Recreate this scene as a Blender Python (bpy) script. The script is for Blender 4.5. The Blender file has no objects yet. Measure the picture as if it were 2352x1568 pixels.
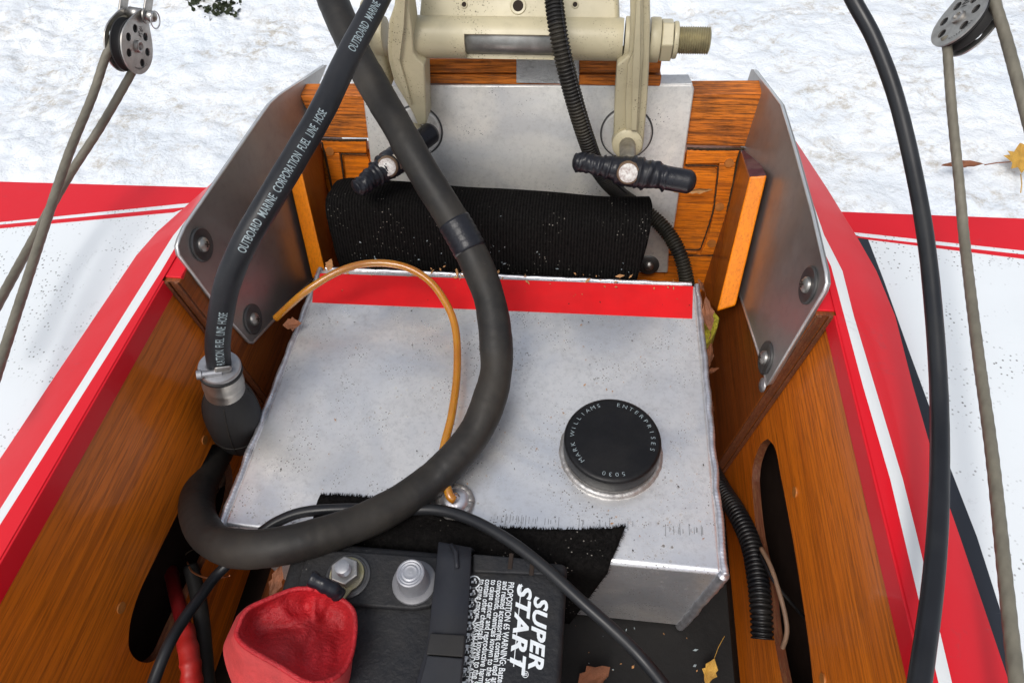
import bpy, bmesh, math, random
from mathutils import Vector, Matrix, noise, geometry
S = bpy.context.scene
COL = S.collection
rad = math.radians
random.seed(7)

# ------------------------------------------------------------------ camera
# boat axes: X across, Y towards the transom, Z up; fuel tank top is Z = 0
F, CX, CY, H = 1563.0, 1176.0, 784.0, 0.43
PITCH, YAW, ROLL = rad(51.43), rad(9.11), rad(-3.833)
fh = Vector((-math.sin(YAW), math.cos(YAW), 0)); rt = Vector((math.cos(YAW), math.sin(YAW), 0)); up = Vector((0, 0, 1))
FW = fh*math.cos(PITCH) - up*math.sin(PITCH); u_ = fh*math.sin(PITCH) + up*math.cos(PITCH)
RT = rt*math.cos(ROLL) + u_*math.sin(ROLL); UP = -rt*math.sin(ROLL) + u_*math.cos(ROLL)
CAM = Vector((0, 0, H))
cd = bpy.data.cameras.new('camera'); cam = bpy.data.objects.new('camera', cd); COL.objects.link(cam)
cd.sensor_width = 36; cd.sensor_fit = 'HORIZONTAL'; cd.lens = F*36/2352; cd.clip_start = 0.01; cd.clip_end = 500
cam.matrix_world = Matrix(((RT.x, UP.x, -FW.x, 0), (RT.y, UP.y, -FW.y, 0), (RT.z, UP.z, -FW.z, H), (0, 0, 0, 1)))
S.camera = cam

# ------------------------------------------------------------------ world, sun, exposure
SUN_EL, SUN_AZ = rad(58), rad(-160)
w = bpy.data.worlds.new('World'); S.world = w; w.use_nodes = True
nt = w.node_tree; bg = nt.nodes['Background']
sky = nt.nodes.new('ShaderNodeTexSky'); sky.sky_type = 'NISHITA'; sky.sun_disc = False
sky.sun_elevation = SUN_EL; sky.sun_rotation = SUN_AZ; sky.air_density = 1.0; sky.dust_density = 3.0
hs = nt.nodes.new('ShaderNodeHueSaturation'); hs.inputs['Saturation'].default_value = 0.42
nt.links.new(sky.outputs[0], hs.inputs['Color']); nt.links.new(hs.outputs[0], bg.inputs[0]); bg.inputs[1].default_value = 0.145
sd = bpy.data.lights.new('sun', 'SUN'); sd.energy = 1.25; sd.angle = rad(24); sd.color = (1.0, 0.96, 0.9)
sun = bpy.data.objects.new('sun', sd); COL.objects.link(sun)
sv = Vector((math.sin(SUN_AZ)*math.cos(SUN_EL), math.cos(SUN_AZ)*math.cos(SUN_EL), math.sin(SUN_EL)))
sun.rotation_euler = sv.to_track_quat('Z', 'Y').to_euler(); sun.location = (0, 0, 5)
S.view_settings.view_transform = 'Standard'; S.view_settings.look = 'None'; S.view_settings.gamma = 1
S.view_settings.use_curve_mapping = False; S.view_settings.exposure = 0.32

# ------------------------------------------------------------------ measuring helpers
def ray(x, y): return FW + RT*((x-CX)/F) - UP*((y-CY)/F)
def hit(x, y, n, p0):
    n = Vector(n); d = ray(x, y); return CAM + d*(n.dot(Vector(p0)-CAM)/n.dot(d))
def Z(x, y, z): return hit(x, y, (0, 0, 1), (0, 0, z))
def YP(x, y, v): return hit(x, y, (0, 1, 0), (0, v, 0))
def XP(x, y, v): return hit(x, y, (1, 0, 0), (v, 0, 0))
def D(x, y, depth): return CAM + ray(x, y)*depth
TN = Vector((0, -1, 0.277)).normalized()          # transom normal, towards the cockpit
TP = Vector((0, 0.557, 0.088))
def T(x, y, off=0): return hit(x, y, TN, TP + TN*off)
K = 0.12
def RS(x, y, off=0): return hit(x, y, (1, 0, -K), (0.158-off, 0, 0.1))
def LS(x, y, off=0): return hit(x, y, (1, 0, K), (-0.288+off, 0, 0.1))
RN = Vector((1, 0, -K)).normalized(); LN = Vector((-1, 0, -K)).normalized()   # outward

# ------------------------------------------------------------------ object helpers
def prop(o, label=None, cat=None, group=None, kind=None):
    if label: o['label'] = label
    if cat: o['category'] = cat
    if group: o['group'] = group
    if kind: o['kind'] = kind
    return o
def thing(name, loc, label, cat, group=None):
    o = bpy.data.objects.new(name, None); o.empty_display_size = 0.02; COL.objects.link(o); o.location = loc
    return prop(o, label, cat, group)
def wloc(p):
    v = Vector((0, 0, 0))
    while p: v += Vector(p.location); p = p.parent
    return v
def mesh(name, verts, faces, m, parent=None, smooth=False, bevel=0, segs=2, origin=None, mids=None, kind=None):
    verts = [Vector(v) for v in verts]
    base = wloc(parent)
    loc = Vector(origin) if origin is not None else (sum(verts, Vector())/len(verts) if parent is None else base)
    me = bpy.data.meshes.new(name); me.from_pydata([v-loc for v in verts], [], faces)
    ms = m if isinstance(m, (list, tuple)) else [m]
    for q in ms: me.materials.append(q)
    if mids:
        for p, i in zip(me.polygons, mids): p.material_index = i
    bm = bmesh.new(); bm.from_mesh(me)
    if mids is None: bmesh.ops.remove_doubles(bm, verts=bm.verts, dist=1e-6)
    bmesh.ops.recalc_face_normals(bm, faces=bm.faces); bm.to_mesh(me); bm.free()
    if smooth: me.shade_smooth()
    o = bpy.data.objects.new(name, me); COL.objects.link(o); o.parent = parent; o.location = loc-base
    if bevel:
        b = o.modifiers.new('bevel', 'BEVEL'); b.width = bevel; b.segments = segs; b.limit_method = 'ANGLE'; b.angle_limit = rad(35)
        if not smooth: me.shade_smooth()
        wn = o.modifiers.new('wn', 'WEIGHTED_NORMAL'); wn.keep_sharp = False
    if kind: o['kind'] = kind
    return o
def prismvf(outer, holes, vec):
    outer = [Vector(p) for p in outer]; holes = [[Vector(p) for p in h] for h in holes]
    allp = outer + [p for h in holes for p in h]; n = len(allp); vec = Vector(vec)
    tris = geometry.tessellate_polygon([outer]+holes) if holes else [tuple(range(n))]
    vs = allp + [p+vec for p in allp]; fs = [tuple(t) for t in tris] + [tuple(i+n for i in reversed(t)) for t in tris]
    s = 0
    for lp in [outer]+holes:
        k = len(lp)
        for i in range(k):
            a, b = s+i, s+(i+1) % k; fs.append((a, b, b+n, a+n))
        s += k
    return vs, fs
def prism(name, outer, vec, m, parent=None, holes=(), bevel=0, **kw):
    vs, fs = prismvf(outer, list(holes), vec); return mesh(name, vs, fs, m, parent, bevel=bevel, **kw)
def cr(P, n):           # Catmull-Rom through P, n steps per span; entries are tuples of floats
    P = [tuple(p) for p in P]; Q = [tuple(2*a-b for a, b in zip(P[0], P[1]))] + P + [tuple(2*a-b for a, b in zip(P[-1], P[-2]))]
    out = []
    for i in range(1, len(Q)-2):
        for k in range(n):
            t = k/n; a, b, c, d = Q[i-1:i+3]
            out.append(tuple(.5*((2*b_)+(c_-a_)*t+(2*a_-5*b_+4*c_-d_)*t*t+(-a_+3*b_-3*c_+d_)*t**3) for a_, b_, c_, d_ in zip(a, b, c, d)))
    out.append(P[-1]); return out
def resample(pts, step):
    pts = [Vector(p[:3]) for p in pts]; out = [pts[0]]; acc = 0
    for a, b in zip(pts, pts[1:]):
        L = (b-a).length
        if L < 1e-9: continue
        t = step-acc
        while t <= L: out.append(a.lerp(b, t/L)); t += step
        acc = L-(t-step)
    return out
def tubevf(pts, rfun, seg=16, caps=True):
    pts = [Vector(p[:3]) for p in pts]; n = len(pts)
    T0 = [(pts[min(i+1, n-1)]-pts[max(i-1, 0)]).normalized() for i in range(n)]
    N = T0[0].orthogonal().normalized(); vs = []; fs = []
    for i in range(n):
        N = (N - T0[i]*N.dot(T0[i])).normalized(); B = T0[i].cross(N)
        for k in range(seg):
            a = 2*math.pi*k/seg; r = rfun(i, a) if callable(rfun) else rfun
            vs.append(pts[i] + (N*math.cos(a)+B*math.sin(a))*r)
    for i in range(n-1):
        for k in range(seg): fs.append((i*seg+k, i*seg+(k+1) % seg, (i+1)*seg+(k+1) % seg, (i+1)*seg+k))
    if caps: fs += [tuple(range(seg-1, -1, -1)), tuple((n-1)*seg+k for k in range(seg))]
    return vs, fs
def tube(name, pts, r, m, parent=None, seg=16, caps=True, **kw):
    vs, fs = tubevf(pts, r, seg, caps); return mesh(name, vs, fs, m, parent, smooth=True, **kw)
def lathevf(o, axis, prof, seg=32, x=None):      # prof: (t along axis, radius)
    o = Vector(o); A = Vector(axis).normalized(); X = Vector(x) if x else A.orthogonal(); X = (X-A*X.dot(A)).normalized(); Y = A.cross(X)
    vs = []; fs = []
    for t, r in prof:
        for k in range(seg):
            a = 2*math.pi*k/seg; vs.append(o+A*t+(X*math.cos(a)+Y*math.sin(a))*max(r, 1e-5))
    for i in range(len(prof)-1):
        for k in range(seg): fs.append((i*seg+k, i*seg+(k+1) % seg, (i+1)*seg+(k+1) % seg, (i+1)*seg+k))
    fs += [tuple(range(seg-1, -1, -1)), tuple((len(prof)-1)*seg+k for k in range(seg))]
    return vs, fs
def lathe(name, o, axis, prof, m, parent=None, seg=32, smooth=True, x=None, **kw):
    vs, fs = lathevf(o, axis, prof, seg, x)
    ob = mesh(name, vs, fs, m, parent, smooth=smooth, **kw)
    if smooth:
        e = ob.modifiers.new('es', 'EDGE_SPLIT'); e.split_angle = rad(38)
    return ob
def boxvf(c, ax, size):
    c = Vector(c); a = [Vector(v).normalized()*s*.5 for v, s in zip(ax, size)]
    vs = [c+a[0]*i+a[1]*j+a[2]*k for i in (-1, 1) for j in (-1, 1) for k in (-1, 1)]
    return vs, [(0, 1, 3, 2), (4, 6, 7, 5), (0, 4, 5, 1), (2, 3, 7, 6), (0, 2, 6, 4), (1, 5, 7, 3)]
AX = (Vector((1, 0, 0)), Vector((0, 1, 0)), Vector((0, 0, 1)))
def box(name, c, size, m, parent=None, ax=AX, bevel=0.0008, **kw):
    vs, fs = boxvf(c, ax, size); return mesh(name, vs, fs, m, parent, bevel=bevel, **kw)
def join(parts):
    V = []; Fc = []
    for vs, fs in parts:
        n = len(V); V += list(vs); Fc += [tuple(i+n for i in f) for f in fs]
    return V, Fc
def circ(c, n, r, k=24, x=None):
    n = Vector(n).normalized(); X = n.orthogonal().normalized(); Yv = n.cross(X)
    return [Vector(c)+(X*math.cos(2*math.pi*i/k)+Yv*math.sin(2*math.pi*i/k))*r for i in range(k)]
def textmesh(body, size=1.0, offset=0.0, shear=0.0, space=1.0, xs=1.0, cuts=0):
    cu = bpy.data.curves.new('lettering', 'FONT'); cu.body = body; cu.size = size; cu.offset = offset; cu.shear = shear; cu.space_character = space; cu.resolution_u = 3
    o = bpy.data.objects.new('lettering', cu); COL.objects.link(o)
    dg = bpy.context.evaluated_depsgraph_get(); me = bpy.data.meshes.new_from_object(o.evaluated_get(dg))
    if cuts:
        bm = bmesh.new(); bm.from_mesh(me)
        for q in range(cuts): bmesh.ops.bisect_plane(bm, geom=bm.verts[:]+bm.edges[:]+bm.faces[:], plane_co=(0, -.25*size+1.15*size*(q+.5)/cuts, 0), plane_no=(0, 1, 0))
        bm.to_mesh(me); bm.free()
    v = [(p.co.x*xs, p.co.y) for p in me.vertices]; f = [tuple(p.vertices) for p in me.polygons]
    bpy.data.objects.remove(o); bpy.data.meshes.remove(me); bpy.data.curves.remove(cu); return v, f

# ------------------------------------------------------------------ materials
class M:
    def __init__(s, name):
        s.m = bpy.data.materials.new(name); s.m.use_nodes = True; s.t = s.m.node_tree; s.N = s.t.nodes; s.b = s.N['Principled BSDF']
        s.co = s.N.new('ShaderNodeTexCoord').outputs['Object']
    def set(s, **k):
        for a, v in k.items():
            s.put(a.replace('_', ' '), v)
        return s
    def put(s, inp, v):
        i = s.b.inputs[inp]
        if hasattr(v, 'links') and hasattr(v, 'is_output'): s.t.links.new(v, i)
        else: i.default_value = (*v, 1) if isinstance(v, tuple) and len(v) == 3 and i.type == 'RGBA' else v
    def map(s, scale=(1, 1, 1), rot=(0, 0, 0)):
        n = s.N.new('ShaderNodeMapping'); n.inputs['Scale'].default_value = scale; n.inputs['Rotation'].default_value = rot
        s.t.links.new(s.co, n.inputs[0]); return n.outputs[0]
    def noise(s, scale, detail=4, rough=.55, vec=None, dist=0):
        n = s.N.new('ShaderNodeTexNoise'); n.inputs['Scale'].default_value = scale; n.inputs['Detail'].default_value = detail
        n.inputs['Roughness'].default_value = rough; n.inputs['Distortion'].default_value = dist
        s.t.links.new(vec or s.co, n.inputs['Vector']); return n.outputs['Fac']
    def warp(s, sc, amt):
        n = s.N.new('ShaderNodeTexNoise'); n.inputs['Scale'].default_value = sc; s.t.links.new(s.co, n.inputs['Vector'])
        a = s.N.new('ShaderNodeVectorMath'); a.operation = 'MULTIPLY_ADD'; s.t.links.new(n.outputs['Color'], a.inputs[0]); a.inputs[1].default_value = (amt*2,)*3; s.t.links.new(s.co, a.inputs[2]); return a.outputs[0]
    def vor(s, scale, vec=None, out='Distance'):
        n = s.N.new('ShaderNodeTexVoronoi'); n.inputs['Scale'].default_value = scale; s.t.links.new(vec or s.co, n.inputs['Vector']); return n.outputs[out]
    def ramp(s, fac, stops):
        n = s.N.new('ShaderNodeValToRGB'); e = n.color_ramp.elements
        while len(e) < len(stops): e.new(.5)
        for q, (p, c) in zip(e, stops):
            q.position = p; q.color = (c, c, c, 1) if isinstance(c, (int, float)) else (*c, 1)
        s.t.links.new(fac, n.inputs[0]); return n.outputs[0]
    def mix(s, fac, a, b, mode='MIX'):
        n = s.N.new('ShaderNodeMix'); n.data_type = 'RGBA'; n.blend_type = mode
        for i, v in ((0, fac), (6, a), (7, b)):
            if hasattr(v, 'is_output'): s.t.links.new(v, n.inputs[i])
            else: n.inputs[i].default_value = v if not isinstance(v, tuple) else (*v, 1)
        return n.outputs[2]
    def math(s, op, a, b=0.0):
        n = s.N.new('ShaderNodeMath'); n.operation = op
        for i, v in ((0, a), (1, b)):
            if hasattr(v, 'is_output'): s.t.links.new(v, n.inputs[i])
            else: n.inputs[i].default_value = v
        return n.outputs[0]
    def bump(s, h, strength=.5, dist=.001):
        n = s.N.new('ShaderNodeBump'); n.inputs['Strength'].default_value = strength; n.inputs['Distance'].default_value = dist
        s.t.links.new(h, n.inputs['Height']); s.t.links.new(n.outputs[0], s.b.inputs['Normal']); return s
    def specks(s, scale, size, amount=.5):    # small grit particles: voronoi dots gated by noise
        v = s.ramp(s.vor(scale), [(size*.6, 1), (size, 0)]); g = s.ramp(s.noise(scale*.09, 3), [(1-amount-.08, 0), (1-amount+.08, 1)])
        return s.math('MULTIPLY', v, g)

def m_snow():
    m = M('snow'); n = m.noise(3.0, 6, .6); d = m.noise(4.2, 9, .78); e = m.noise(30, 8, .78)
    c = m.mix(m.ramp(n, [(.35, 0), (.75, 1)]), (.70, .75, .80), (.84, .86, .87))
    dirt = m.math('MULTIPLY', m.ramp(d, [(.47, 0), (.60, 1)]), m.ramp(e, [(.46, 0), (.60, 1)]))
    c = m.mix(m.math('MULTIPLY', dirt, .8), c, (.40, .35, .27)); c = m.mix(m.specks(55, .16, .30), c, (.12, .09, .06))
    m.set(Base_Color=c, Roughness=.75, Subsurface_Weight=.0); m.bump(m.math('ADD', m.math('MULTIPLY', m.ramp(m.vor(34, m.warp(9, .05)), [(0, 1), (.6, 0)]), .55), m.math('ADD', m.noise(70, 8, .75), m.math('MULTIPLY', m.vor(120), -.25))), .5, .014)
    return m.m
def m_paint(name, c, dirty=.4, rough=.28, speck=.32):
    m = M(name); q = m.mix(m.math('MULTIPLY', m.ramp(m.noise(9, 5, .65), [(.45, 0), (.8, 1)]), dirty*.5), c, tuple(a*.72+.03 for a in c))
    q = m.mix(m.math('MULTIPLY', m.ramp(m.noise(24, 8, .8, None, .6), [(.60, 0), (.70, 1)]), .45), q, tuple(a*.45+.05 for a in c))
    q = m.mix(m.math('MULTIPLY', m.ramp(m.noise(1.0, 3, .6, m.map((30, 500, 200), (0, 0, .5))), [(.70, 0), (.76, 1)]), .35), q, tuple(a*.5+.06 for a in c))
    q = m.mix(m.math('MULTIPLY', m.specks(330, .26, speck), .85), q, (.05, .045, .04))
    q = m.mix(m.math('MULTIPLY', m.specks(130, .17, speck*.6), .85), q, (.07, .055, .045))
    m.set(Base_Color=q, Roughness=m.ramp(m.noise(25, 4), [(.3, rough), (.8, rough+.2)]), Specular_IOR_Level=.28, Coat_Weight=.14, Coat_Roughness=.08)
    m.bump(m.noise(30, 3), .12, .002); return m.m
def m_wood(name, a, b, dark, grain=1, rough=.3, coat=.5, streak=.5, bump=.15, sc=1.0, weather=0.0, reddish=0):
    m = M(name); s = [520*sc]*3; s[grain] = (10 if grain == 1 else 24)*sc
    v = m.map(tuple(s)); n1 = m.noise(1.0, 5, .6, v); s2 = [60*sc]*3; s2[grain] = 2.5*sc; n2 = m.noise(1.0, 4, .6, m.map(tuple(s2)), .4)
    c = m.mix(m.ramp(n2, [(.3, 0), (.7, 1)]), a, b)
    s3 = [900*sc]*3; s3[grain] = 45*sc; pore = m.ramp(m.noise(1.0, 3, .6, m.map(tuple(s3))), [(.54, 0), (.64, 1)])
    c = m.mix(m.math('MULTIPLY', m.ramp(n1, [(.47, 0), (.60, 1)]), streak), c, dark)
    c = m.mix(m.math('MULTIPLY', pore, streak*.8), c, tuple(x*.4 for x in dark))
    c = m.mix(m.ramp(m.noise(7, 4, .6), [(.3, 0), (.75, .45)]), c, tuple(x*.55 for x in a))
    if weather:
        g = m.ramp(m.noise(26, 6, .75), [(.5, 0), (.66, 1)]); c = m.mix(m.math('MULTIPLY', g, weather), c, (.045, .028, .018))
    c = m.mix(m.math('MULTIPLY', m.specks(500, .25, .25), .6), c, (.25, .18, .12))
    m.set(Base_Color=c, Roughness=m.ramp(m.noise(18, 4), [(.3, rough), (.75, rough+.25)]), Coat_Weight=coat*.7, Coat_Roughness=.12, Specular_IOR_Level=.3)
    h = m.math('SUBTRACT', m.math('MULTIPLY', n1, -.6), pore); m.bump(h, bump, .0008 if weather == 0 else .0016); return m.m
def m_alu(name, c, rough, metal=.9, speck=.35, cloud=.35, brush=None, bump=.08):
    m = M(name); n = m.noise(14, 4, .6); f = m.noise(90, 6, .7)
    q = m.mix(m.ramp(n, [(.35, 0), (.7, 1)]), c, tuple(x*(1-cloud*.45) for x in c))
    q = m.mix(m.ramp(f, [(.5, 0), (.75, .35)]), q, tuple(x*.55 for x in c))
    sp = m.math('MAXIMUM', m.specks(520, .28, speck), m.specks(190, .19, speck*.75))
    q = m.mix(m.math('MULTIPLY', sp, .85), q, (.03, .025, .02))
    r = m.math('ADD', m.ramp(m.noise(22, 5, .65), [(.3, rough-.07), (.7, rough+.1)]), m.math('MULTIPLY', sp, .4))
    mt = m.math('SUBTRACT', metal, m.math('MULTIPLY', sp, .7))
    m.set(Base_Color=q, Roughness=r, Metallic=mt)
    b = m.noise(1.0, 3, .6, m.map(brush)) if brush else m.noise(160, 4); m.bump(b, bump, .0006); return m.m
def m_tank(name, warm, cool, rough, metal, speck, brush=None):
    m = M(name); n = m.noise(9, 3, .55, None, 1.2); n2 = m.noise(30, 5, .7); f = m.noise(240, 5, .8)
    q = m.mix(m.ramp(n, [(.36, 0), (.62, 1)]), warm, cool)  # warm and cool blotches put patches of light and shade into the colour
    q = m.mix(m.ramp(n2, [(.45, 0), (.8, .5)]), q, tuple(x*.62 for x in cool))
    q = m.mix(m.ramp(f, [(.5, 0), (.75, .5)]), q, tuple(x*.5 for x in warm))
    sp = m.math('MAXIMUM', m.specks(430, .27, speck), m.specks(150, .2, speck*.85))
    q = m.mix(m.math('MULTIPLY', sp, .9), q, (.03, .025, .02))
    r = m.math('ADD', m.ramp(n2, [(.3, rough-.06), (.7, rough+.12)]), m.math('MULTIPLY', sp, .4))
    m.set(Base_Color=q, Roughness=r, Metallic=m.math('SUBTRACT', metal, m.math('MULTIPLY', sp, metal)))
    m.bump(m.math('ADD', m.noise(1.0, 3, .6, m.map(brush)) if brush else f, m.noise(60, 4)), .12, .0006); return m.m
def m_plain(name, c, rough=.5, metal=0, var=.3, sc=60, dust=0.0, dustc=(.32, .28, .22), bump=.1, bd=.0005, spec=.5, speck=0):
    if max(c) < .06: spec *= .55
    m = M(name); q = m.mix(m.ramp(m.noise(sc, 5, .6), [(.3, 0), (.72, 1)]), c, tuple(x*(1-var) for x in c))
    if dust:
        q = m.mix(m.math('MULTIPLY', m.ramp(m.noise(sc*.35, 6, .72), [(.42, 0), (.75, 1)]), dust), q, dustc)
    if speck:
        q = m.mix(m.math('MULTIPLY', m.specks(380, .22, speck), .9), q, (.5, .47, .42))
    m.set(Base_Color=q, Roughness=m.ramp(m.noise(sc*.7, 4), [(.3, rough), (.75, min(1, rough+.18))]), Metallic=metal, Specular_IOR_Level=spec)
    m.bump(m.noise(sc*6, 4, .65), bump, bd); return m.m
def m_carpet(name, ribs=True):
    m = M(name)
    h = m.noise(380, 4, .8)
    if ribs:
        w_ = m.N.new('ShaderNodeTexWave'); w_.wave_type = 'BANDS'; w_.bands_direction = 'X'; w_.inputs['Scale'].default_value = 118; w_.inputs['Distortion'].default_value = 2.2; w_.inputs['Detail'].default_value = 2
        w_.inputs['Detail Scale'].default_value = 6; m.t.links.new(m.co, w_.inputs['Vector']); h = m.math('ADD', m.math('MULTIPLY', h, .7), m.math('MULTIPLY', w_.outputs['Fac'], .26))
    c = m.ramp(h, [(.25, (.002, .002, .002)), (1.0, (.022, .020, .019))])
    c = m.mix(m.math('MULTIPLY', m.specks(300, .17, .40), .9), c, (.5, .46, .40))
    m.set(Base_Color=c, Roughness=1.0, Specular_IOR_Level=.03); m.bump(h, 1.0, .0018); return m.m

RED = m_paint('red_paint', (.62, .007, .016), .3, .3, .22); WHITE = m_paint('white_paint', (.70, .74, .76), .5, .38, .45)
STRIPE = m_paint('white_stripe_paint', (.68, .70, .70), .5, .4, .25)
BLACKP = m_paint('black_stripe_paint', (.02, .024, .032), .3, .35, .3)
SNOW = m_snow()
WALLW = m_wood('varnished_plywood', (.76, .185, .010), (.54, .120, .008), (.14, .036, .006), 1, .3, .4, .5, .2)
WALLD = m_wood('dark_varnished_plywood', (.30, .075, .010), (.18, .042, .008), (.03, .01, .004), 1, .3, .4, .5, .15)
PLYEDGE = m_wood('plywood_edge', (.16, .042, .014), (.08, .020, .008), (.20, .09, .035), 1, .5, .1, .6, .4, 1.5, .3)
TOPW = m_wood('weathered_oak', (.72, .205, .018), (.52, .125, .011), (.06, .026, .012), 0, .5, .12, .62, .6, 1.0, .42)
FRAMEW = m_wood('orange_oak', (.86, .23, .008), (.68, .16, .007), (.14, .035, .006), 0, .35, .4, .55, .3, 1.0, .28)
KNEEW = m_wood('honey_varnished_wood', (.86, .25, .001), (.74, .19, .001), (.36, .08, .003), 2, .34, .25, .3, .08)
KNEESHADE = m_wood('shaded_honey_wood', (.34, .085, .004), (.26, .06, .004), (.10, .022, .003), 2, .3, .4, .3, .08)  # darker copy of the knee wood, side-face shade put into the colour
PLUG = m_plain('wood_plug', (.50, .17, .03), .45, 0, .4, 200)
PURPLE = m_plain('worn_purple_paint', (.10, .02, .03), .6, 0, .5, 90, .75, (.20, .12, .10), .4, .001)
TANK = m_tank('tank_aluminium', (.94, .92, .88), (.68, .70, .73), .32, .78, .46)
PLATE = m_tank('scuffed_aluminium_plate', (.90, .87, .80), (.68, .68, .67), .38, .6, .36, (40, 1, 300))
GUSSET = m_alu('grey_aluminium_sheet', (.40, .385, .37), .46, .9, .12, .35)
EDGE = m_plain('bright_sheet_edge', (.75, .75, .74), .3, .8, .2)
WELD = m_plain('weld_bead', (.80, .80, .84), .27, .85, .35, 120, .25, (.3, .22, .2), .3, .0006)
DULLWELD = m_plain('dirty_weld_ring', (.50, .49, .48), .42, .75, .4, 90, .6, (.16, .11, .07), .4, .0008)
STEEL = m_plain('stainless_steel', (.46, .445, .42), .33, .92, .3, 150, .2, (.2, .16, .12))
ZINC = m_plain('zinc_steel', (.50, .50, .51), .36, .9, .25, 150, .15)
LEAD = m_plain('lead_post', (.40, .41, .44), .42, .6, .3, 150, .2)
DARKSTEEL = m_plain('dark_washer', (.13, .13, .13), .38, .8, .3, 100, .3, (.16, .14, .12))
RUBBER = m_plain('grey_black_rubber', (.020, .019, .018), .44, 0, .3, 28, .5, (.075, .063, .048), .3, .0006, .45, .22)
RUBBER2 = m_plain('black_rubber_bulb', (.022, .022, .023), .5, 0, .3, 40, .3, (.05, .045, .038), .15, .0005, .4, .05)
HOSE = m_plain('fuel_hose_rubber', (.014, .015, .018), .36, 0, .3, 40, .4, (.045, .045, .048), .15, .0004, .5, .12)
TAPEB = m_plain('black_electrical_tape', (.010, .011, .016), .26, 0, .3, 60, .15, (.05, .045, .04), .3, .001, .6, .05)
CABLE = m_plain('black_cable_jacket', (.014, .015, .018), .28, 0, .3, 45, .25, (.05, .05, .045), .1, .0004, .6, .06)
LOOM = m_plain('black_plastic_loom', (.008, .008, .010), .3, 0, .3, 70, .3, (.05, .04, .025), .05, .0003, .6)
LOOMD = m_plain('dusty_plastic_loom', (.016, .015, .014), .4, 0, .3, 50, .6, (.07, .058, .035), .1, .0003, .5, .1)
CREAM = m_alu('cream_enamel', (.52, .46, .30), .4, 0.0, .44, .6)
CARPET = m_carpet('ribbed_black_carpet'); CARPETF = m_carpet('black_felt_carpet', False)
PLASTIC = m_plain('battery_plastic', (.015, .016, .019), .45, 0, .3, 40, .5, (.055, .05, .043), .9, .0008, .45, .27)
STRAPM = m_plain('rubber_strap', (.020, .022, .028), .45, 0, .3, 40, .3, (.05, .048, .045), .12, .0004)
BOOT = m_plain('red_rubber_boot', (.58, .010, .018), .5, 0, .4, 45, .45, (.12, .012, .012), .6, .003)
BOOTO = m_plain('faded_red_rubber', (.62, .06, .06), .55, 0, .3, 45, .45, (.18, .03, .03), .4, .002)
REDSLEEVE = m_plain('red_sleeve', (.60, .010, .006), .35, 0, .3, 50, .1)
PRINT = m_plain('white_print', (.72, .76, .78), .5, 0, .15, 200); PRINTG = m_plain('grey_print', (.34, .41, .43), .5, 0, .5, 500)
ROPE = m_plain('coated_wire_cable', (.17, .155, .115), .5, 0, .35, 80, .3, (.10, .08, .06), .3, .0006)
TAPE = m_plain('silver_duct_tape', (.56, .57, .57), .32, .5, .35, 60, .4, (.22, .2, .17), .9, .003)
REDTAPE = m_plain('red_tape', (.74, .010, .014), .5, 0, .2, 30, .22, (.42, .04, .04), .12, .0004, .25, .1)
MAT = m_plain('black_rubber_mat', (.014, .014, .014), .6, 0, .4, 30, .35, (.03, .027, .024), .5, .0008, .4, .25)
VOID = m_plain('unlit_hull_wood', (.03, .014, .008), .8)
LEAFB = m_plain('dry_brown_leaf', (.26, .09, .035), .6, 0, .5, 90, .3, (.10, .04, .02), .5, .002)
LEAFY = m_plain('yellow_maple_leaf', (.60, .34, .05), .6, 0, .45, 90, .35, (.35, .14, .03), .5, .002)
SPONGE = m_plain('yellow_foam', (.55, .50, .035), .8, 0, .4, 200, .4, (.16, .14, .02), .9, .002)
CHIP = m_plain('wood_chip', (.48, .24, .09), .7, 0, .5, 300); GRITSHADE = m_plain('dark_grit_and_recess_shade', (.03, .02, .015), .8)  # grit tone, also the painted shade in slots, screw crosses and holes
COPPER = m_plain('copper_wire', (.45, .16, .07), .35, .6); TWIG = m_plain('dark_plant', (.035, .045, .02), .8, 0, .6, 40)
def m_amber():
    m = M('amber_tube'); m.set(Base_Color=m.mix(m.ramp(m.noise(30, 3), [(.3, 0), (.8, 1)]), (.62, .27, .020), (.46, .16, .012)), Roughness=.22, Coat_Weight=.5, Transmission_Weight=.35, Subsurface_Weight=.3, Subsurface_Radius=(.006, .002, .0005), Subsurface_Scale=1.0); return m.m
AMBER = m_amber()

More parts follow.
